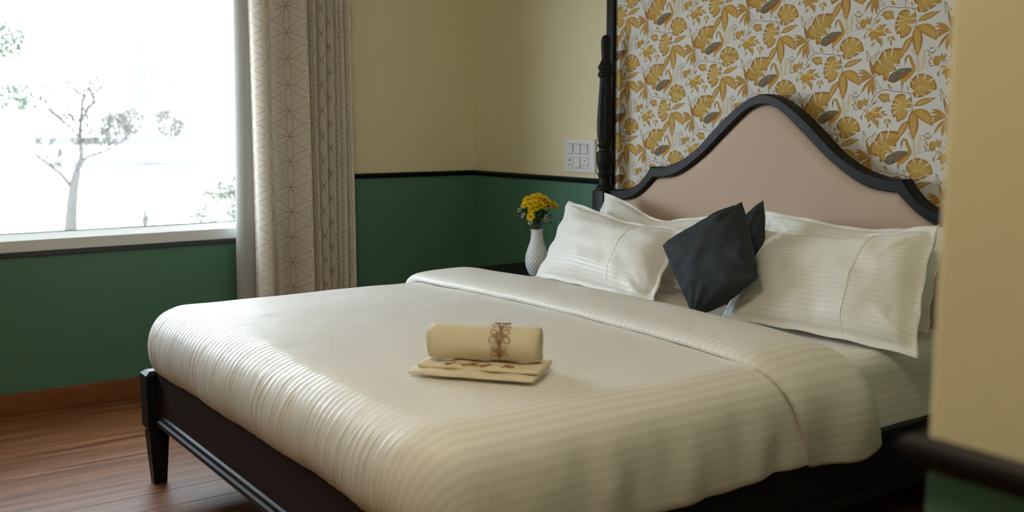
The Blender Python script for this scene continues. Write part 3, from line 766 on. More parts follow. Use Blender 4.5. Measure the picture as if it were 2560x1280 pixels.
def duvet_turnback():
    # path over the bed from the far hem to the near hem: (x, z)
    path = catmull([(1.150, 0.430), (1.136, 0.490), (1.142, 0.548), (1.166, 0.592), (1.220, 0.620), (1.300, 0.630), (1.50, 0.634), (1.80, 0.638), (2.125, 0.640), (2.45, 0.638), (2.75, 0.634), (2.92, 0.628), (3.005, 0.616),
                    (3.058, 0.588), (3.085, 0.545), (3.094, 0.495), (3.094, 0.445), (3.088, 0.395), (3.078, 0.352)], 14)
    path = resample(path, 240)
    d = np.gradient(path, axis=0); d /= np.linalg.norm(d, axis=1)[:, None]; nrm = np.stack([-d[:, 1], d[:, 0]], 1)
    L = np.r_[0, np.cumsum(np.linalg.norm(np.diff(path, axis=0), axis=1))]
    # section of the fold: (y, height above the path)
    sec = catmull([(-1.010, -0.006), (-1.062, 0.002), (-1.074, 0.008), (-1.070, 0.016), (-1.045, 0.024), (-0.98, 0.030), (-0.90, 0.033), (-0.83, 0.030), (-0.775, 0.018), (-0.748, -0.004), (-0.752, -0.026), (-0.78, -0.040)], 6)
    n, m = len(path), len(sec)
    V, UV = [], []
    un = np.r_[0, np.cumsum(np.linalg.norm(np.diff(sec, axis=0), axis=1))]
    for i in range(n):
        drop = max(0, 0.615 - path[i][1])
        nearside = path[i][0] > XC
        sh = (0.55 if nearside else 0.35) * drop
        for j in range(m):
            y, h = sec[j]
            h = h * 1.25 * (1.0 - 0.35 * min(1, drop / 0.2))
            if nearside: h += 0.010 * math.sin(y * 22 + drop * 9) * min(1, drop / 0.1)
            h += 0.004 * noise.noise(Vector((path[i][0] * 6, path[i][1] * 6, y * 9)))
            yy = y + sh + 0.010 * math.sin(path[i][0] * 3.3 + 1) + 0.006 * noise.noise(Vector((path[i][0] * 4, 2.2, 0)))
            x = path[i][0] + nrm[i][0] * h; z = path[i][1] + nrm[i][1] * h
            if y > -0.80 and drop < 0.02: z = max(z, 0.606)
            V.append((x - duv.location[0], yy - duv.location[1], z - duv.location[2])); UV.append((L[i], un[j]))
    o = obj('turned_back_fold', V, grid_faces(n, m), m_cotton, duv, True, UV)
    md = o.modifiers.new('thickness', 'SOLIDIFY'); md.thickness = 0.006; md.offset = 0
duvet_turnback()

# ================================================================== PILLOWS AND CUSHIONS
def pillow(name, corners, thick, m, label, cat, group=None, flange=0.10, n=44, pinch=0.05, wr=0.006, seed=0.0, seam=None, swap=False, power=0.55, sag=0.0):
    """soft pillow through four outer corner points: bottom-left, bottom-right, top-right, top-left"""
    BL, BR, TR, TL = [np.array(c, float) for c in corners]
    nz = np.cross((BR - BL) + (TR - TL), (TL - BL) + (TR - BR)); nz /= np.linalg.norm(nz)     # towards the room
    W = np.linalg.norm((BR + TR - BL - TL) / 2); Hh = np.linalg.norm((TL + TR - BL - BR) / 2)
    base = (BL + BR) / 2; root = empty(name, tuple(base), label, cat, group)
    k = 1 - flange
    def pos(u, v, side):
        # u,v in -1..1; edges bow in, corners stay out
        uu = u * (1 - pinch * (1 - v * v)); vv = v * (1 - pinch * 1.2 * (1 - u * u))
        a, b = (uu + 1) / 2, (vv + 1) / 2
        p = BL * (1 - a) * (1 - b) + BR * a * (1 - b) + TR * a * b + TL * (1 - a) * b
        p = p - (TL + TR - BL - BR) / 2 * sag * b * b * math.exp(-((u - 0.12) / 0.55) ** 2)
        su, sv = min(1, abs(u) / k), min(1, abs(v) / k)
        t = ((1 - su ** 2.4) * (1 - sv ** 2.4)) ** power * thick / 2
        w_ = noise.noise(Vector((u * 2.1 + seed, v * 2.1, side * 3))) * wr * 1.4 + noise.noise(Vector((u * 6 + seed, v * 3.5, side))) * wr * 0.5
        edge = max(abs(u), abs(v))
        fl = 0.0022 * math.sin((u * 7 if abs(v) > abs(u) else v * 6) * 2 + seed) * max(0, (edge - k) / flange) * 2 if flange > 0.02 else 0
        # radiating tension creases near the corners
        cr = 0
        for (cu, cv) in ((-k, -k), (k, -k), (k, k), (-k, k)):
            du, dv = (u - cu) * W, (v - cv) * Hh; r = math.hypot(du, dv)
            if r < 0.5: cr += math.sin(math.atan2(dv, du) * 13 + seed) * 0.004 * math.exp(-((r - 0.13) / 0.10) ** 2)
        return p + nz * (side * (t + 0.0015) + (w_ + cr) * (1 if t > 0.002 else 0.3) + fl)
    xs = np.sin(np.linspace(-1, 1, n) * math.pi / 2 * 0.72) / math.sin(math.pi / 2 * 0.72)
    V, UV = [], []
    for side in (1, -1):
        for i in range(n):
            for j in range(n):
                V.append(pos(xs[i], xs[j], side) - base)
                UV.append((xs[i] * W / 2, xs[j] * Hh / 2) if swap else (xs[j] * Hh / 2 + 3, xs[i] * W / 2))
    F = grid_faces(n, n) + [tuple(reversed([a + n * n for a in q])) for q in grid_faces(n, n)]
    ring = [(i, 0) for i in range(n)] + [(n - 1, j) for j in range(1, n)] + [(i, n - 1) for i in range(n - 2, -1, -1)] + [(0, j) for j in range(n - 2, 0, -1)]
    idx = [i * n + j for i, j in ring]
    for a, b in zip(idx, idx[1:] + idx[:1]): F.append((b, a, a + n * n, b + n * n))
    o = obj('pillow_case' if cat == 'pillow' else 'cushion_cover', V, F, m, root, True, UV)
    if seam is not None:
        pts = [pos(seam + 0.10 * v * abs(v) - 0.05 * (1 - v * v), v, 1) - base + nz * 0.0008 for v in np.linspace(-k * 0.98, k * 0.86, 26)]
        MB().tube([tuple(p) for p in pts], 0.0008, 5).build('seam', m_seam, root, True)
    return root
pillow('pillow', [(1.36, -0.345, 0.625), (2.02, -0.36, 0.625), (2.030, -0.205, 0.902), (1.330, -0.175, 0.950)], 0.115, m_pillow,
       'white striped pillow leaning on the headboard near the carved post', 'pillow', 'bed pillows', seed=1.3, flange=0.085, sag=0.17, wr=0.009)
pillow('pillow', [(1.318, -0.545, 0.612), (2.112, -0.610, 0.604), (2.025, -0.365, 0.860), (1.306, -0.360, 0.922)], 0.150, m_pillow,
       'white striped pillow at the front beside the flower vase', 'pillow', 'bed pillows', seed=4.1, seam=0.40, flange=0.085, sag=0.05, wr=0.012)
pillow('pillow', [(2.31, -0.345, 0.625), (3.02, -0.33, 0.625), (2.985, -0.185, 0.935), (2.262, -0.200, 0.936)], 0.115, m_pillow,
       'white striped pillow against the headboard, right behind another pillow', 'pillow', 'bed pillows', seed=7.7, flange=0.085, sag=0.06, wr=0.009)
pillow('pillow', [(2.429, -0.600, 0.612), (3.140, -0.565, 0.606), (3.040, -0.335, 0.958), (2.384, -0.362, 0.885)], 0.150, m_pillow,
       'white striped pillow at the front near the projecting wall', 'pillow', 'bed pillows', seed=9.2, seam=0.42, flange=0.085, sag=0.05, wr=0.012)
pillow('cushion', [(2.21, -0.47, 0.77), (2.444, -0.555, 0.620), (2.470, -0.440, 0.780), (2.352, -0.320, 0.985)], 0.085, m_char,
       'charcoal cushion half hidden behind another charcoal cushion', 'cushion', 'charcoal cushions', flange=0.012, pinch=-0.05, wr=0.005, seed=2.5, power=0.55)
pillow('cushion', [(2.191, -0.640, 0.834), (2.412, -0.695, 0.616), (2.622, -0.640, 0.776), (2.378, -0.455, 0.988)], 0.140, m_char,
       'charcoal square cushion standing on its corner between the white pillows', 'cushion', 'charcoal cushions', flange=0.012, pinch=-0.02, wr=0.008, seed=5.9, power=0.5)

# ================================================================== TOWELS
def ribbon(curves, surf, wd, name, parent, m):
    """embroidered cord: surf maps (a, b) to a point"""
    mb = MB()
    for c in curves:
        c = np.array(c, float)
        mb.tube([surf(a, b) for a, b in c], wd, 5)
    return mb.build(name, m, parent, True)
def loop(cx, cy, rx, ry, rot, n=18):
    t = np.linspace(0, 2 * math.pi, n); x, y = rx * np.cos(t), ry * np.sin(t)
    return np.stack([cx + x * math.cos(rot) - y * math.sin(rot), cy + x * math.sin(rot) + y * math.cos(rot)], 1)
def flourish(cx, cy, s):
    r = []
    for sg in (-1, 1):
        r += [loop(cx + sg * 0.017 * s, cy + 0.011 * s, 0.011 * s, 0.0075 * s, sg * 0.6), loop(cx + sg * 0.020 * s, cy - 0.010 * s, 0.011 * s, 0.008 * s, -sg * 0.5),
              loop(cx + sg * 0.010 * s, cy + 0.001 * s, 0.006 * s, 0.005 * s, 0), loop(cx + sg * 0.0035 * s, cy - 0.018 * s, 0.0035 * s, 0.007 * s, 0)]
        r.append(catmull([(cx + sg * 0.002 * s, cy - 0.026 * s), (cx + sg * 0.005 * s, cy), (cx + sg * 0.001 * s, cy + 0.024 * s)], 6))
    r.append(np.array([(cx, cy - 0.026 * s), (cx, cy + 0.026 * s)]))
    return r
TA = math.radians(38.5)
tz = 0.6395
ft = empty('folded_towel', (2.6865, -1.717, tz), 'flat folded cream hand towel lying on the duvet under a rolled towel', 'towel', 'cream towels', rz=TA)
def sheet_layer(x0, x1, y0, y1, z0, z1, seed, fold_front=True):
    """soft folded slab, rounded at the folded front edge"""
    nx = 40; prof = []
    r = (z1 - z0) / 2
    for a in np.linspace(-math.pi / 2, -1.5 * math.pi, 9): prof.append((y0 + r + r * math.cos(a), (z0 + z1) / 2 + r * math.sin(a)))
    prof += [(y0 + (y1 - y0) * t, z1) for t in np.linspace(0.15, 1, 12)] + [(y1 + 0.002, (z0 + z1) / 2)] + [(y1 - (y1 - y0) * t, z0) for t in np.linspace(0, 0.85, 8)]
    V = []
    for i in range(nx):
        x = x0 + (x1 - x0) * i / (nx - 1)
        for (y, z) in prof:
            wv = 0.004 * noise.noise(Vector((x * 14, y * 9, seed))) + 0.002 * math.sin(x * 60 + seed)
            V.append((x + 0.003 * noise.noise(Vector((y * 30, z * 60, seed))), y + 0.006 * noise.noise(Vector((x * 9, seed, 1))), z + (wv if z > (z0 + z1) / 2 else 0)))
    m = len(prof); F = [(i * m + j, i * m + (j + 1) % m, (i + 1) * m + (j + 1) % m, (i + 1) * m + j) for i in range(nx - 1) for j in range(m)]
    F += [tuple(range(m))[::-1], tuple((nx - 1) * m + j for j in range(m))]
    return MB().add(V, F)
lay = sheet_layer(-0.162, 0.158, -0.080, 0.085, 0.0, 0.011, 2.0).build('lower_fold', m_towel, ft, True)
lay2 = sheet_layer(-0.148, 0.162, -0.044, 0.080, 0.011, 0.020, 5.0).build('upper_fold', m_towel, ft, True)
emb = []
for cx in (-0.062, -0.018, 0.028, 0.074):
    for sg in (-1, 1):
        emb += [loop(cx + sg * 0.011, -0.026 + 0.005 * sg, 0.0085, 0.0095, sg * 0.5), loop(cx + sg * 0.003, -0.012, 0.004, 0.005, 0)]
    emb.append(np.array([(cx - 0.020, -0.034), (cx, -0.026), (cx + 0.020, -0.018)]))
ribbon(emb, lambda a, b: (a, b, 0.0222), 0.0009, 'embroidery', lay2, m_embro)['label'] = 'brown looped embroidery border'

rt = empty('rolled_towel', (2.666, -1.688, tz + 0.021), 'rolled cream towel with brown scroll embroidery resting on a folded towel', 'towel', 'cream towels', rz=math.radians(43))
RL, RR = 0.285, 0.0475
def roll_pt(r, a, x): return (x, r * 1.04 * math.cos(a), RR + r * math.sin(a))
n_t = 150; turns = 4.2
sp = []
for i in range(n_t):
    t = i / (n_t - 1); a = -2.2 + 2 * math.pi * turns * t; r = 0.006 + (RR - 0.006) * t
    sp.append((r, a))
V = []; nx = 14
for x_i in range(nx):
    q = x_i / (nx - 1)
    for k, (r, a) in enumerate(sp):
        jit = 0.004 * noise.noise(Vector((r * 160, a * 0.6, 3.0)))
        x = -RL / 2 + RL * q + (jit + 0.006 * (1 - r / RR)) * (1 if q < 0.5 else -1) * (abs(q - 0.5) * 2) ** 6
        rr = r + 0.0014 * noise.noise(Vector((x * 16, a * 1.5, 7.0)))
        if q in (0, 1): rr *= 0.975
        V.append(roll_pt(rr, a, x))
o = obj('towel_roll', V, grid_faces(nx, n_t), m_towel, rt, True)
md = o.modifiers.new('thickness', 'SOLIDIFY'); md.thickness = 0.0062; md.offset = 1
cv = []
for cy_, s_ in ((0.016, 0.90), (0.056, 1.10), (0.096, 0.95)): cv += flourish(0.046, cy_, s_ * 0.80)
# b runs over the roll from the lower front edge upwards
ribbon(cv, lambda a, b: roll_pt(RR + 0.0012, math.pi + 0.62 - b / RR, a), 0.0010, 'embroidery', rt, m_embro)['label'] = 'brown scroll embroidery band'

# ================================================================== CURTAIN
cur = empty('curtain', (0.1, -1.05, 0), 'beige curtain with brown interlaced circle pattern hanging beside the window', 'curtain')
def cy(c): return -1.310 + (c - 150) * 0.000390
plan = [(cy(150), 0.118), (cy(160), 0.150), (cy(260), 0.172), (cy(350), 0.152), (cy(420), 0.105), (cy(500), 0.062), (cy(600), 0.060), (cy(720), 0.138), (cy(815), 0.172), (cy(842), 0.128), (cy(800), 0.085), (cy(840), 0.062),
        (cy(900), 0.078), (cy(960), 0.118), (cy(995), 0.132), (cy(998), 0.110), (cy(985), 0.085), (cy(1030), 0.082), (cy(1080), 0.108), (cy(1124), 0.128), (cy(1126), 0.106), (cy(1118), 0.086), (cy(1160), 0.086), (cy(1200), 0.110), (cy(1232), 0.124),
        (cy(1236), 0.100), (cy(1240), 0.086), (cy(1270), 0.102), (cy(1298), 0.122), (cy(1303), 0.100), (cy(1308), 0.090), (cy(1340), 0.108), (cy(1372), 0.124), (cy(1378), 0.090), (cy(1365), 0.064), (cy(1400), 0.066),
        (cy(1440), 0.098), (cy(1490), 0.112), (cy(1520), 0.098), (cy(1530), 0.070)]
PL = resample(catmull([(x, y) for (y, x) in plan], 8), 420)
PS = np.r_[0, np.cumsum(np.linalg.norm(np.diff(PL, axis=0), axis=1))]
CZ0, CZ1 = 0.012, 2.70
def cloth(s, z, off=0.0):
    x = np.interp(s, PS, PL[:, 0]); y = np.interp(s, PS, PL[:, 1])
    q = (z - CZ0) / (CZ1 - CZ0)
    yc = -1.04
    k = 1 + 0.035 * (0.6 - q)
    # folds drift a little as they fall
    y2 = yc + (y - yc) * k + 0.006 * math.sin(3.1 * q + s * 5) * (1 - q)
    x2 = 0.112 + (x - 0.112) * (1.35 + 0.25 * (1 - q)) + 0.004 * math.sin(z * 3 + s * 11)
    if off:
        d = 0.002; ax = np.interp(s + d, PS, PL[:, 0]) - np.interp(s - d, PS, PL[:, 0]); ay = np.interp(s + d, PS, PL[:, 1]) - np.interp(s - d, PS, PL[:, 1])
        l = math.hypot(ax, ay) + 1e-9; x2 += ay / l * off; y2 += -ax / l * off
    return (x2, y2, z)
zs = np.linspace(CZ0, CZ1, 48); V = []
for s in PS:
    for z in zs: p = cloth(s, z); V.append((p[0] - 0.1, p[1] + 1.05, p[2]))
obj('drape', V, grid_faces(len(PS), len(zs)), m_curtain, cur, True)
def circles():
    R = 0.122; V, F = [], []
    nseg = 44
    for c in range(-2, int(PS[-1] / (R * 0.866)) + 3):
        for r in range(-1, int(CZ1 / R) + 2):
            cs = c * R * 0.866; cz = r * R + (R / 2 if c % 2 else 0) + 0.03
            prev = None
            for k in range(nseg + 1):
                a = 2 * math.pi * k / nseg
                s, z = cs + R * math.cos(a), cz + R * math.sin(a)
                if not (0.004 < s < PS[-1] - 0.004 and CZ0 + 0.01 < z < CZ1 - 0.005): prev = None; continue
                w = 0.0008
                ids = []
                for sg in (1, -1):
                    p = cloth(s + sg * w * math.cos(a), z + sg * w * math.sin(a), 0.0009)
                    ids.append(len(V)); V.append((p[0] - 0.1, p[1] + 1.05, p[2]))
                if prev: F.append((prev[0], ids[0], ids[1], prev[1]))
                prev = ids
    o = obj('circle_embroidery', V, F, m_thread, cur, True)
    o['kind'] = 'stuff'; o['label'] = 'thin brown interlaced circles on the curtain cloth'
circles()
# plain lining showing past the leading edge, towards the glass
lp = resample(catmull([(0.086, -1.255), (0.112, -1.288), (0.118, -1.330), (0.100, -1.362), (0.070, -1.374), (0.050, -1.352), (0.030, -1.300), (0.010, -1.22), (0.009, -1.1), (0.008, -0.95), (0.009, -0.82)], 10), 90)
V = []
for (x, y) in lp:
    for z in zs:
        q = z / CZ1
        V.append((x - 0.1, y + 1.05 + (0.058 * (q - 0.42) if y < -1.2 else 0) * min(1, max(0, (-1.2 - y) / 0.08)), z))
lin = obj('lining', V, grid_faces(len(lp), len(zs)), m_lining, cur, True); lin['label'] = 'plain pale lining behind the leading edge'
MB().box((-0.085, -0.42, 2.70), (0.085, 0.33, 2.748), 0.004).build('curtain_track', m_upvc, cur)

# ================================================================== BEDSIDE TABLE, VASE, FLOWERS
ns_ = empty('bedside_table', (0.80, -0.25, 0), 'dark wooden bedside table behind the bed under the vase', 'table')
NT = 0.545
def npart(name, mb, m, parent=ns_):
    o = mb.build(name, m); o.data.transform(Matrix.Translation(-ns_.location)); o.parent = parent; return o
npart('table_top', MB().box((0.53, -0.47, NT - 0.03), (1.085, -0.018, NT), 0.005), m_dark)
npart('body', MB().box((0.56, -0.44, 0.16), (1.06, -0.03, NT - 0.03), 0.003), m_dark)
dr = npart('drawer', MB().box((0.575, -0.452, 0.34), (1.045, -0.440, NT - 0.045), 0.003), m_dark)
npart('knob', MB().tube([(0.81, -0.452, 0.43), (0.81, -0.462, 0.43), (0.81, -0.474, 0.43)], [0.006, 0.008, 0.013], 12), m_nickel, dr)
dr2 = npart('drawer', MB().box((0.575, -0.452, 0.175), (1.045, -0.440, 0.325), 0.003), m_dark)
npart('knob', MB().tube([(0.81, -0.452, 0.25), (0.81, -0.462, 0.25), (0.81, -0.474, 0.25)], [0.006, 0.008, 0.013], 12), m_nickel, dr2)
for x in (0.58, 1.0):
    for y in (-0.42, -0.09):
        npart('leg', MB().box((x, y, 0.0), (x + 0.04, y + 0.04, 0.16), 0.003), m_dark)

VX, VY = 0.930, -0.250
vp = catmull([(0.030, 0.000), (0.036, 0.004), (0.047, 0.030), (0.0535, 0.062), (0.051, 0.095), (0.041, 0.130), (0.031, 0.160), (0.0275, 0.185), (0.0280, 0.205), (0.0300, 0.216)], 12)
def emboss(a, z):
    k = min(1, max(0, (z - 0.012) / 0.02), max(0, (0.205 - z) / 0.015))
    u = a * 18 / math.pi; w_ = z / 0.0105
    d = abs(math.sin((u + w_) * math.pi / 2)) * abs(math.sin((u - w_) * math.pi / 2))
    return 1 + k * 0.085 * (d ** 0.6 - 0.5)
va = MB().lathe([tuple(p) for p in vp] + [(0.0275, 0.2165), (0.0255, 0.205), (0.025, 0.15), (0.03, 0.06), (0.004, 0.012)], 216, (0, 0, 0), emboss)
vase = va.build('vase', m_ceramic, None, True, loc=(VX, VY, NT))
tag(vase, 'white ceramic vase with embossed diamond pattern on the bedside table', 'vase')

def petal(mb, base, d, up, ln, wd, curl, seg=3):
    d = Vector(d).normalized(); up = Vector(up).normalized(); sd = d.cross(up).normalized()
    k = len(mb.v)
    for i in range(seg + 1):
        t = i / seg; w_ = wd * (0.45 + 1.5 * t * (1 - 0.72 * t)) if t < 1 else wd * 0.25
        c = Vector(base) + d * ln * t + up * (curl * ln * t * t)
        for sg in (-1, 1): mb.v.append(tuple(c + sd * sg * w_ / 2 - up * 0.0006 * abs(sg)))
    for i in range(seg): mb.f.append((k + 2 * i, k + 2 * i + 1, k + 2 * i + 3, k + 2 * i + 2))
def bloom_mesh(name, r, layers, m, seed):
    rr = random.Random(seed); mb = MB()
    for (cnt, el, ln) in layers:
        for i in range(cnt):
            a = 2 * math.pi * (i + rr.random() * 0.6) / cnt; e = math.radians(el + rr.uniform(-9, 9))
            d = (math.cos(a) * math.cos(e), math.sin(a) * math.cos(e), math.sin(e))
            upv = (-math.cos(a) * math.sin(e), -math.sin(a) * math.sin(e), math.cos(e))
            petal(mb, (d[0] * r * 0.10, d[1] * r * 0.10, 0.0), d, upv, r * ln * rr.uniform(0.9, 1.08), r * 0.30, 0.10)
    o = mb.build(name, m, None, True); me = o.data; bpy.data.objects.remove(o); return me
mum = bloom_mesh('flower_head', 0.0205, [(15, -8, 1.0), (14, 14, 0.98), (12, 34, 0.92), (10, 54, 0.85), (7, 74, 0.78)], m_yellow, 3)
daisy = bloom_mesh('white_flower_head', 0.0125, [(9, 8, 1.0), (7, 38, 0.85)], m_white_petal, 5)
core = MB().lathe([(0.001, -0.004), (0.0055, -0.001), (0.006, 0.003), (0.003, 0.006), (0.0005, 0.0065)], 10); co_ = core.build('core', m_stem); core_me = co_.data; bpy.data.objects.remove(co_)
R3 = Vector((0.573, 0.819, 0)); U3 = Vector((0, 0, 1)); F3 = Vector((0.819, -0.573, 0))     # across, up, towards the room
neck = Vector((VX, VY, NT + 0.214))
def flower(name, r_, u_, d_, me, tilt, label, group, leaf=True, sc=1.0, seed=0):
    rr = random.Random(seed)
    r_, u_ = r_ * 1.10, u_ * 1.06
    head = neck + R3 * r_ + U3 * u_ + F3 * d_
    root = empty(name, tuple(neck), label, 'flower', group)
    st = neck + R3 * (r_ * 0.12 + rr.uniform(-0.012, 0.012)) + F3 * rr.uniform(-0.012, 0.012)
    foot = st + Vector((-(st - neck).x * 0.5, -(st - neck).y * 0.5, -0.12))
    mid = (st + head) / 2 + R3 * r_ * -0.12 + U3 * 0.008
    pts = catmull([tuple(foot), tuple(st), tuple(mid), tuple(head - U3 * 0.004)], 4)
    MB().tube([tuple(Vector(p) - neck) for p in pts], 0.0016, 5).build('stem', m_stem, root, True)
    h = bpy.data.objects.new('flower_head', me); COL.objects.link(h); h.parent = root; h.location = head - neck
    dirv = (R3 * r_ * 1.4 + U3 * max(0.05, u_) * 0.9 + F3 * (d_ + 0.055)).normalized()
    h.rotation_euler = dirv.to_track_quat('Z', 'Y').to_euler(); h.scale = (sc,) * 3
    c = bpy.data.objects.new('flower_core', core_me); COL.objects.link(c); c.parent = h; c.location = (0, 0, 0.001)
    if leaf:
        for q in (0.55, 0.75):
            mb = MB(); p = Vector(pts[int(q * (len(pts) - 1))]) - neck; a = rr.uniform(0, 6.28)
            petal(mb, p, (math.cos(a), math.sin(a), 0.35), (0, 0, 1), rr.uniform(0.018, 0.03), 0.010, -0.3, 4)
            mb.build('leaf', m_leaf, root, True)
    return root
GY = 'yellow flowers in the vase'
# (across, up, forward) relative to the vase mouth
ys = [(-0.040, 0.132, 0.0), (-0.018, 0.142, 0.012), (0.004, 0.146, -0.010), (0.010, 0.140, 0.028), (0.030, 0.134, 0.008), (0.044, 0.122, 0.020), (-0.052, 0.108, 0.010), (-0.032, 0.114, 0.028), (-0.010, 0.120, 0.036),
      (0.014, 0.112, 0.040), (-0.046, 0.126, -0.02), (0.026, 0.104, 0.030), (-0.022, 0.092, 0.036), (0.034, 0.122, -0.022), (-0.005, 0.100, 0.042)]
for i, (a, b, c) in enumerate(ys):
    flower('yellow_chrysanthemum', a, b, c, mum, 0, 'yellow chrysanthemum in the crowded dome of the bouquet in the white vase', GY, seed=i, sc=random.uniform(0.9, 1.12))
flower('yellow_chrysanthemum', 0.068, 0.106, 0.012, mum, 0, 'yellow chrysanthemum standing apart on the right of the bouquet', GY, seed=31, sc=1.15)
flower('yellow_chrysanthemum', -0.027, 0.060, 0.040, mum, 0, 'lowest yellow chrysanthemum hanging over the front of the vase', GY, seed=32, sc=1.0)
GW = 'small white flowers in the vase'
for i, (a, b, c, lb) in enumerate([(-0.074, 0.086, 0.010, 'white flower at the outer left edge of the bouquet'), (-0.058, 0.062, 0.020, 'drooping white flower below the left edge of the bouquet'),
                                   (-0.028, 0.034, 0.030, 'small white flower just above the vase lip on the left'), (0.040, 0.056, 0.024, 'white flower among the leaves on the right of the stems'),
                                   (0.050, 0.040, 0.020, 'lowest white flower on the right of the stems'), (0.034, 0.044, 0.034, 'white flower in front of the stems on the right')]):
    flower('white_flower', a, b, c, daisy, 0, lb, GW, seed=50 + i)
# leafy filler stem hanging over the lip
lf = empty('leaf_sprig', tuple(neck), 'dark green leafy sprig drooping over the left lip of the vase', 'leaf')
mb = MB(); pts = catmull([(0, 0, -0.05), tuple(R3 * -0.012 + U3 * 0.01), tuple(R3 * -0.034 + U3 * 0.006 + F3 * 0.01), tuple(R3 * -0.044 + U3 * -0.018 + F3 * 0.012)], 5)
mb.tube([tuple(p) for p in pts], 0.0013, 5).build('stem', m_stem, lf, True)
mb = MB(); petal(mb, R3 * -0.040 + U3 * -0.006 + F3 * 0.012, R3 * -0.25 - U3, F3, 0.026, 0.013, 0.2, 4); mb.build('leaf', m_leaf, lf, True)
mb = MB(); petal(mb, R3 * -0.034 + U3 * 0.006 + F3 * 0.010, R3 * -0.6 + U3 * 0.4, F3, 0.024, 0.012, 0.2, 4); mb.build('leaf', m_leaf, lf, True)
gf = empty('foliage_sprig', tuple(neck), 'dense dark green foliage filling the bouquet under the yellow blooms', 'leaf')
rr = random.Random(9)
MB().tube([(0, 0, -0.1), (0, 0, 0.0), (0.004, -0.002, 0.09)], 0.0018, 5).build('stem', m_stem, gf, True)
for i in range(46):
    a, b, c = rr.uniform(-0.052, 0.05), rr.uniform(0.045, 0.105), rr.uniform(-0.03, 0.028)
    mb = MB(); p = R3 * a + U3 * b + F3 * c
    petal(mb, p, R3 * (a * 8 + rr.uniform(-0.4, 0.4)) + U3 * rr.uniform(-0.5, 0.6) + F3 * rr.uniform(-0.3, 0.8), F3 + U3 * rr.uniform(-0.3, 0.6), rr.uniform(0.018, 0.030), rr.uniform(0.008, 0.013), -0.2, 4)
    mb.build('leaf', m_leaf, gf, True)

# ================================================================== SWITCH PLATE
sw = empty('switch_plate', (0.942, 0, 1.098), 'white electrical switch and socket plate on the headboard wall beside the post', 'switch plate')
SW, SH = 0.222, 0.158
MB().box((-SW / 2, -0.012, -SH / 2), (SW / 2, 0, SH / 2), 0.003).build('cover_plate', m_plastic, sw)
MB().box((-SW / 2 + 0.022, -0.0135, -SH / 2 + 0.018), (SW / 2 - 0.030, -0.011, SH / 2 - 0.018), 0.001).build('module_frame', m_plastic, sw)
MB().box((SW / 2, -0.010, -SH / 2 - 0.002), (SW / 2 + 0.004, 0, SH / 2), 0.001).build('side_trim', m_plastic, sw)
m_gap_shade = mat('gap_shade', (0.10, 0.10, 0.105), 0.8)  # dark backing painted in for the shadow gap round each module
for i, x in enumerate((-0.066, -0.010, 0.046)):
    for (za, zb) in ((0.0075, 0.0565), (-0.0585, -0.0075)):
        MB().box((x - 0.0225, -0.01375, za), (x + 0.0225, -0.013, zb)).build('gap_shade', m_gap_shade, sw)
    rk = MB(); k0 = 0.021
    rk.add([(x - k0, -0.0135, 0.009), (x + k0, -0.0135, 0.009), (x + k0, -0.0135, 0.055), (x - k0, -0.0135, 0.055), (x - k0, -0.0155, 0.010), (x + k0, -0.0155, 0.010), (x + k0, -0.0215, 0.054), (x - k0, -0.0215, 0.054)],
           [(4, 5, 6, 7), (0, 1, 5, 4), (1, 2, 6, 5), (2, 3, 7, 6), (3, 0, 4, 7)])
    rk.build('rocker_switch', m_plastic, sw)
    if i == 1:
        rk = MB()
        rk.add([(x - k0, -0.0135, -0.057), (x + k0, -0.0135, -0.057), (x + k0, -0.0135, -0.009), (x - k0, -0.0135, -0.009), (x - k0, -0.0215, -0.056), (x + k0, -0.0215, -0.056), (x + k0, -0.0155, -0.010), (x - k0, -0.0155, -0.010)],
               [(4, 5, 6, 7), (0, 1, 5, 4), (1, 2, 6, 5), (2, 3, 7, 6), (3, 0, 4, 7)])
        rk.build('rocker_switch', m_plastic, sw)
    else:
        so = MB().box((x - 0.022, -0.0160, -0.058), (x + 0.022, -0.0130, -0.008), 0.002).build('socket', m_plastic, sw)
        big = 0.0048 if i == 0 else 0.0036
        for (dx, dz, r_) in [(0.0, 0.011, big), (-0.010, -0.011, big * 0.72), (0.010, -0.011, big * 0.72)]:
            h = MB().tube([(x + dx, -0.0159, -0.033 + dz), (x + dx, -0.0166, -0.033 + dz)], r_, 10).build('pin_hole', m_hole, so)

# ================================================================== OUTSIDE
m_ground = mat('pale_ground', (0.56, 0.53, 0.48), 0.9, 0.2, vary=(0.15, 0.2))
m_bark = mat('grey_bark', (0.060, 0.054, 0.050), 0.9, 0.2)
m_leafA = mat('hazy_green_leaf', (0.070, 0.088, 0.060), 0.8, 0.2, vary=(0.8, 0.3))
m_leafB = mat('dry_olive_leaf', (0.095, 0.095, 0.066), 0.8, 0.2, vary=(0.8, 0.3))
m_leafC = mat('dusty_brown_leaf', (0.140, 0.130, 0.112), 0.8, 0.2, vary=(0.8, 0.3))
m_render = mat('white_render', (0.82, 0.82, 0.80), 0.8, 0.2)
m_pane = mat('bluish_facade_glass', (0.100, 0.102, 0.098), 0.7, 0.1)
m_roof = mat('pale_roof_sheet', (0.103, 0.098, 0.090), 0.8, 0.2)
GZ = -3.2
gr = MB().box((-260, -160, GZ - 0.5), (-T - 1.0, 200, GZ)).build('ground', m_ground); struct(gr, 'pale open ground outside the window')

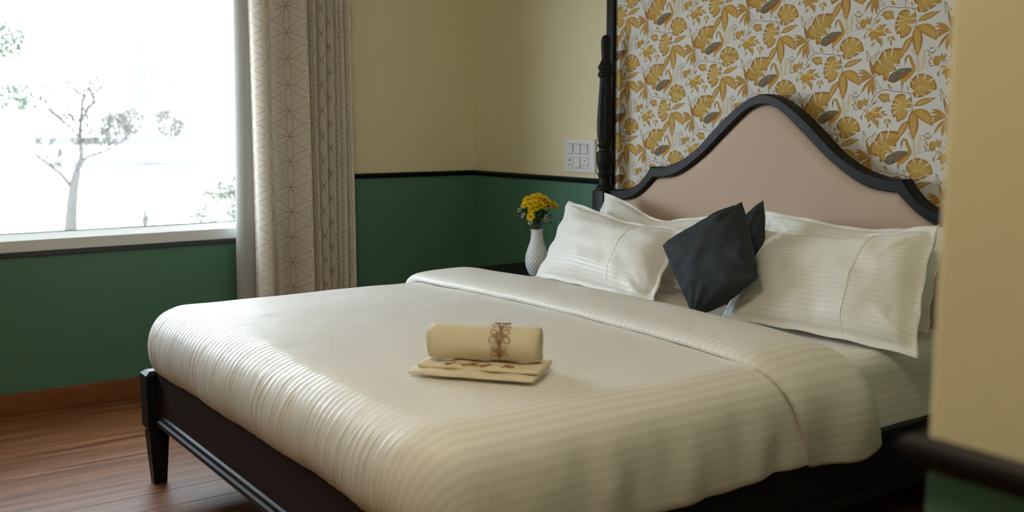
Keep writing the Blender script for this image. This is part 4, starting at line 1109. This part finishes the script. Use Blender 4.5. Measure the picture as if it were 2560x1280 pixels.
def bare_tree(loc, label, seed):
    rr = random.Random(seed)
    root = empty('bare_tree', loc, label, 'tree')
    def grow(mb, p, d, ln, r, lev):
        pts = [p]; rs = [r]; q = p.copy(); dd = d.copy()
        for i in range(4):
            dd = (dd + Vector((rr.uniform(-.16, .16), rr.uniform(-.16, .16), 0.06))).normalized()
            q = q + dd * ln / 4; pts.append(q.copy()); rs.append(r * (1 - 0.08 * (i + 1)))
        if lev == 3: rs[-1] = r * 1.5                            # knuckled pruned ends
        mb.tube(pts, rs, 6)
        if lev < 3:
            for k in range(3 if lev else 3):
                a = rr.uniform(0, 6.28) + k * 2.1
                nd = (dd * 0.75 + Vector((math.cos(a), math.sin(a), rr.uniform(-.1, .35))) * 0.72).normalized()
                grow(mb, pts[-1] if k else pts[-2], nd, ln * rr.uniform(0.55, 0.8), max(0.026, rs[-1] * 0.75), lev + 1)
    # px offsets of the real limbs: (across, up) in metres from the foot, depth drifts at random
    def limb(name, pts, r0, r1, twigs):
        mb = MB(); P = catmull([(rr.uniform(-.25, .25) * min(1, i), y, z) for i, (y, z) in enumerate(pts)], 5)
        mb.tube([tuple(p) for p in P], list(np.linspace(r0, r1, len(P))), 7)
        for k in range(twigs):
            t = 0.25 + 0.75 * (k + 0.5) / twigs; i = int(t * (len(P) - 1)); d = P[i] - P[max(0, i - 2)]; d /= np.linalg.norm(d)
            sg = 1 if k % 2 else -1
            nd = Vector((rr.uniform(-.7, .7), d[1] * 0.6 + sg * d[2] * 0.75, abs(d[2]) * 0.5 + 0.35 + rr.uniform(-.1, .4))).normalized()
            grow(mb, Vector(P[i]), nd, rr.uniform(0.42, 0.80), r1 * 0.70, 1)
        return mb.build(name, m_bark, root, True)
    limb('trunk', [(0, 0), (0.06, 0.8), (0.18, 1.7), (0.38, 2.45)], 0.27, 0.17, 0)
    limb('branch', [(0.16, 1.75), (-0.25, 2.30), (-0.75, 2.75), (-1.30, 3.30)], 0.10, 0.045, 8)
    limb('branch', [(0.38, 2.45), (0.55, 3.1), (0.60, 3.9), (0.72, 4.9), (0.85, 5.9)], 0.13, 0.045, 14)
    limb('branch', [(0.45, 2.75), (0.95, 3.05), (1.55, 3.25), (2.35, 3.75)], 0.08, 0.04, 10)
    limb('branch', [(0.58, 3.7), (0.25, 4.15), (-0.35, 4.75), (-0.75, 5.15)], 0.07, 0.04, 8)
    limb('branch', [(0.66, 4.5), (0.95, 5.0), (1.45, 5.45)], 0.065, 0.035, 6)
    return root
bare_tree((-40.75, 6.35, GZ), 'bare pruned tree with knuckled branches outside the window', 21)

def leafy(name, loc, clumps, m, count, leaf, label, seed, group=None, trunk=None):
    rr = np.random.default_rng(seed)
    root = empty(name, loc, label, 'tree' if trunk else 'shrub', group)
    V, F = [], []
    for (cx, cy_, cz, rx, ry, rz) in clumps:
        k = int(count * rx * ry * rz / sum(c[3] * c[4] * c[5] for c in clumps))
        for i in range(k):
            d = rr.normal(size=3); d /= np.linalg.norm(d); d *= rr.uniform(0.35, 1) ** 0.6
            p = np.array([cx, cy_, cz]) + d * np.array([rx, ry, rz])
            a = rr.normal(size=3); a /= np.linalg.norm(a); b = np.cross(a, rr.normal(size=3)); b /= np.linalg.norm(b)
            s_ = leaf * rr.uniform(0.6, 1.3); q = len(V)
            V += [p - a * s_, p + b * s_ * 0.45, p + a * s_, p - b * s_ * 0.45]; F.append((q, q + 1, q + 2, q + 3))
    obj('foliage', V, F, m, root)
    mb = MB(); hz = trunk or 1.0
    mb.tube([(0, 0, 0), (0.05, 0.03, hz * 0.5), (0, 0.05, hz)], [0.16, 0.12, 0.05], 6); mb.build('trunk' if trunk else 'stem', m_bark, root, True)
    return root
leafy('leafy_tree', (-24.9, 1.35, GZ), [(0, 0.15, 6.55, 0.9, 0.85, 0.55), (0.1, 0.10, 5.0, 0.9, 1.0, 0.62), (0, -0.8, 5.9, 1, 0.9, 0.8)], m_leafA, 4200, 0.07,
      'green leafy tree at the left edge of the window view', 4, trunk=6.2)
leafy('garden_shrub', (-31.2, 9.15, GZ), [(0, 0.2, 1.2, 0.9, 0.95, 1.2), (0, 0.35, 2.7, 0.7, 0.65, 0.9), (0, 0.1, 4.1, 0.5, 0.28, 0.7), (0, -0.75, 0.8, 0.7, 0.5, 0.85), (0.2, 1.3, 1.6, 0.9, 0.9, 1.7)], m_leafB, 6500, 0.065,
      'dusty olive shrub outside the window beside the curtain', 5)
leafy('far_tree', (-77.5, 17.6, GZ), [(0, 0.0, 4.2, 1.3, 1.4, 1.0), (0, 1.3, 4.6, 1.3, 1.2, 1.3), (0, -0.5, 4.9, 0.8, 0.7, 0.6)], m_leafC, 3600, 0.12, 'hazy brown tree behind the bare tree', 6, trunk=3.6)
leafy('far_tree', (-76.2, 21.3, GZ), [(0, -0.2, 4.3, 1.1, 1.3, 1.2), (0, 0.9, 4.0, 0.9, 1.0, 0.8), (0, -0.5, 5.2, 0.7, 0.7, 0.6)], m_leafC, 2600, 0.12, 'hazy brown tree right of the bare tree near the low rooftops', 7, trunk=3.6)
leafy('low_bush', (-38.0, 8.6, GZ), [(0, 0.2, 0.3, 0.6, 1.3, 0.42)], m_leafC, 900, 0.07, 'low dry bush at the foot of the bare tree', 8)

# white terrace block on the left
tb = empty('terrace_block', (-17.4, -1.6, GZ), 'plain white building block filling the left of the window view', 'building')
MB().box((-1.2, -3.0, 0), (0.55, 2.43, 4.62)).build('wall', m_render, tb)
MB().box((-1.25, -3.05, 4.62), (0.60, 2.46, 4.68)).build('parapet', m_render, tb)
# far pale tower with bluish windows
tw = empty('far_tower', (-143, 39.5, GZ), 'pale distant tower block with bluish windows', 'building')
MB().box((-6, -7.5, 0), (3, 8.0, 22)).build('wall', m_render, tw)
for (y, z, w_, h_) in [(-2.6, 14.6, 1.5, 2.4), (-2.65, 11.2, 2.0, 2.8), (-2.7, 7.9, 1.7, 2.2), (1.85, 12.9, 1.0, 0.9), (1.85, 11.2, 0.9, 0.6), (1.85, 9.4, 1.0, 1.1), (3.3, 12.9, 0.5, 0.6), (3.3, 9.4, 0.6, 0.7)]:
    MB().box((2.9, y - w_ / 2, z - h_ / 2), (3.03, y + w_ / 2, z + h_ / 2)).build('window', m_pane, tw)
# low rooftops
for i, (x, y0, y1, z, th, lb) in enumerate([(-63, 9.4, 17.6, 0.32, 0.45, 'long pale rooftop behind the bare tree'), (-56, 9.2, 17.0, -0.95, 0.30, 'lower pale rooftop in front of the long rooftop'), (-52.7, 13.5, 14.5, -1.42, 0.10, 'short thin ledge right of the bare tree')]):
    rb = empty('low_building', (x, (y0 + y1) / 2, GZ), lb, 'building')
    hw = (y1 - y0) / 2
    MB().box((-3, -hw + 0.2, 0), (-0.2, hw - 0.2, z - GZ - th)).build('wall', m_render, rb)
    MB().box((-3.2, -hw, z - GZ - th), (0, hw, z - GZ)).build('roof', m_roof, rb)
bw = empty('boundary_wall', (-46, 10.5, GZ), 'low white boundary wall behind the bare tree', 'wall')
MB().box((-0.1, -6, 0), (0.1, 6, 0.9)).build('wall_body', m_render, bw)
MB().box((-0.16, -6.05, 0.9), (0.16, 6.05, 0.98)).build('coping', m_roof, bw)
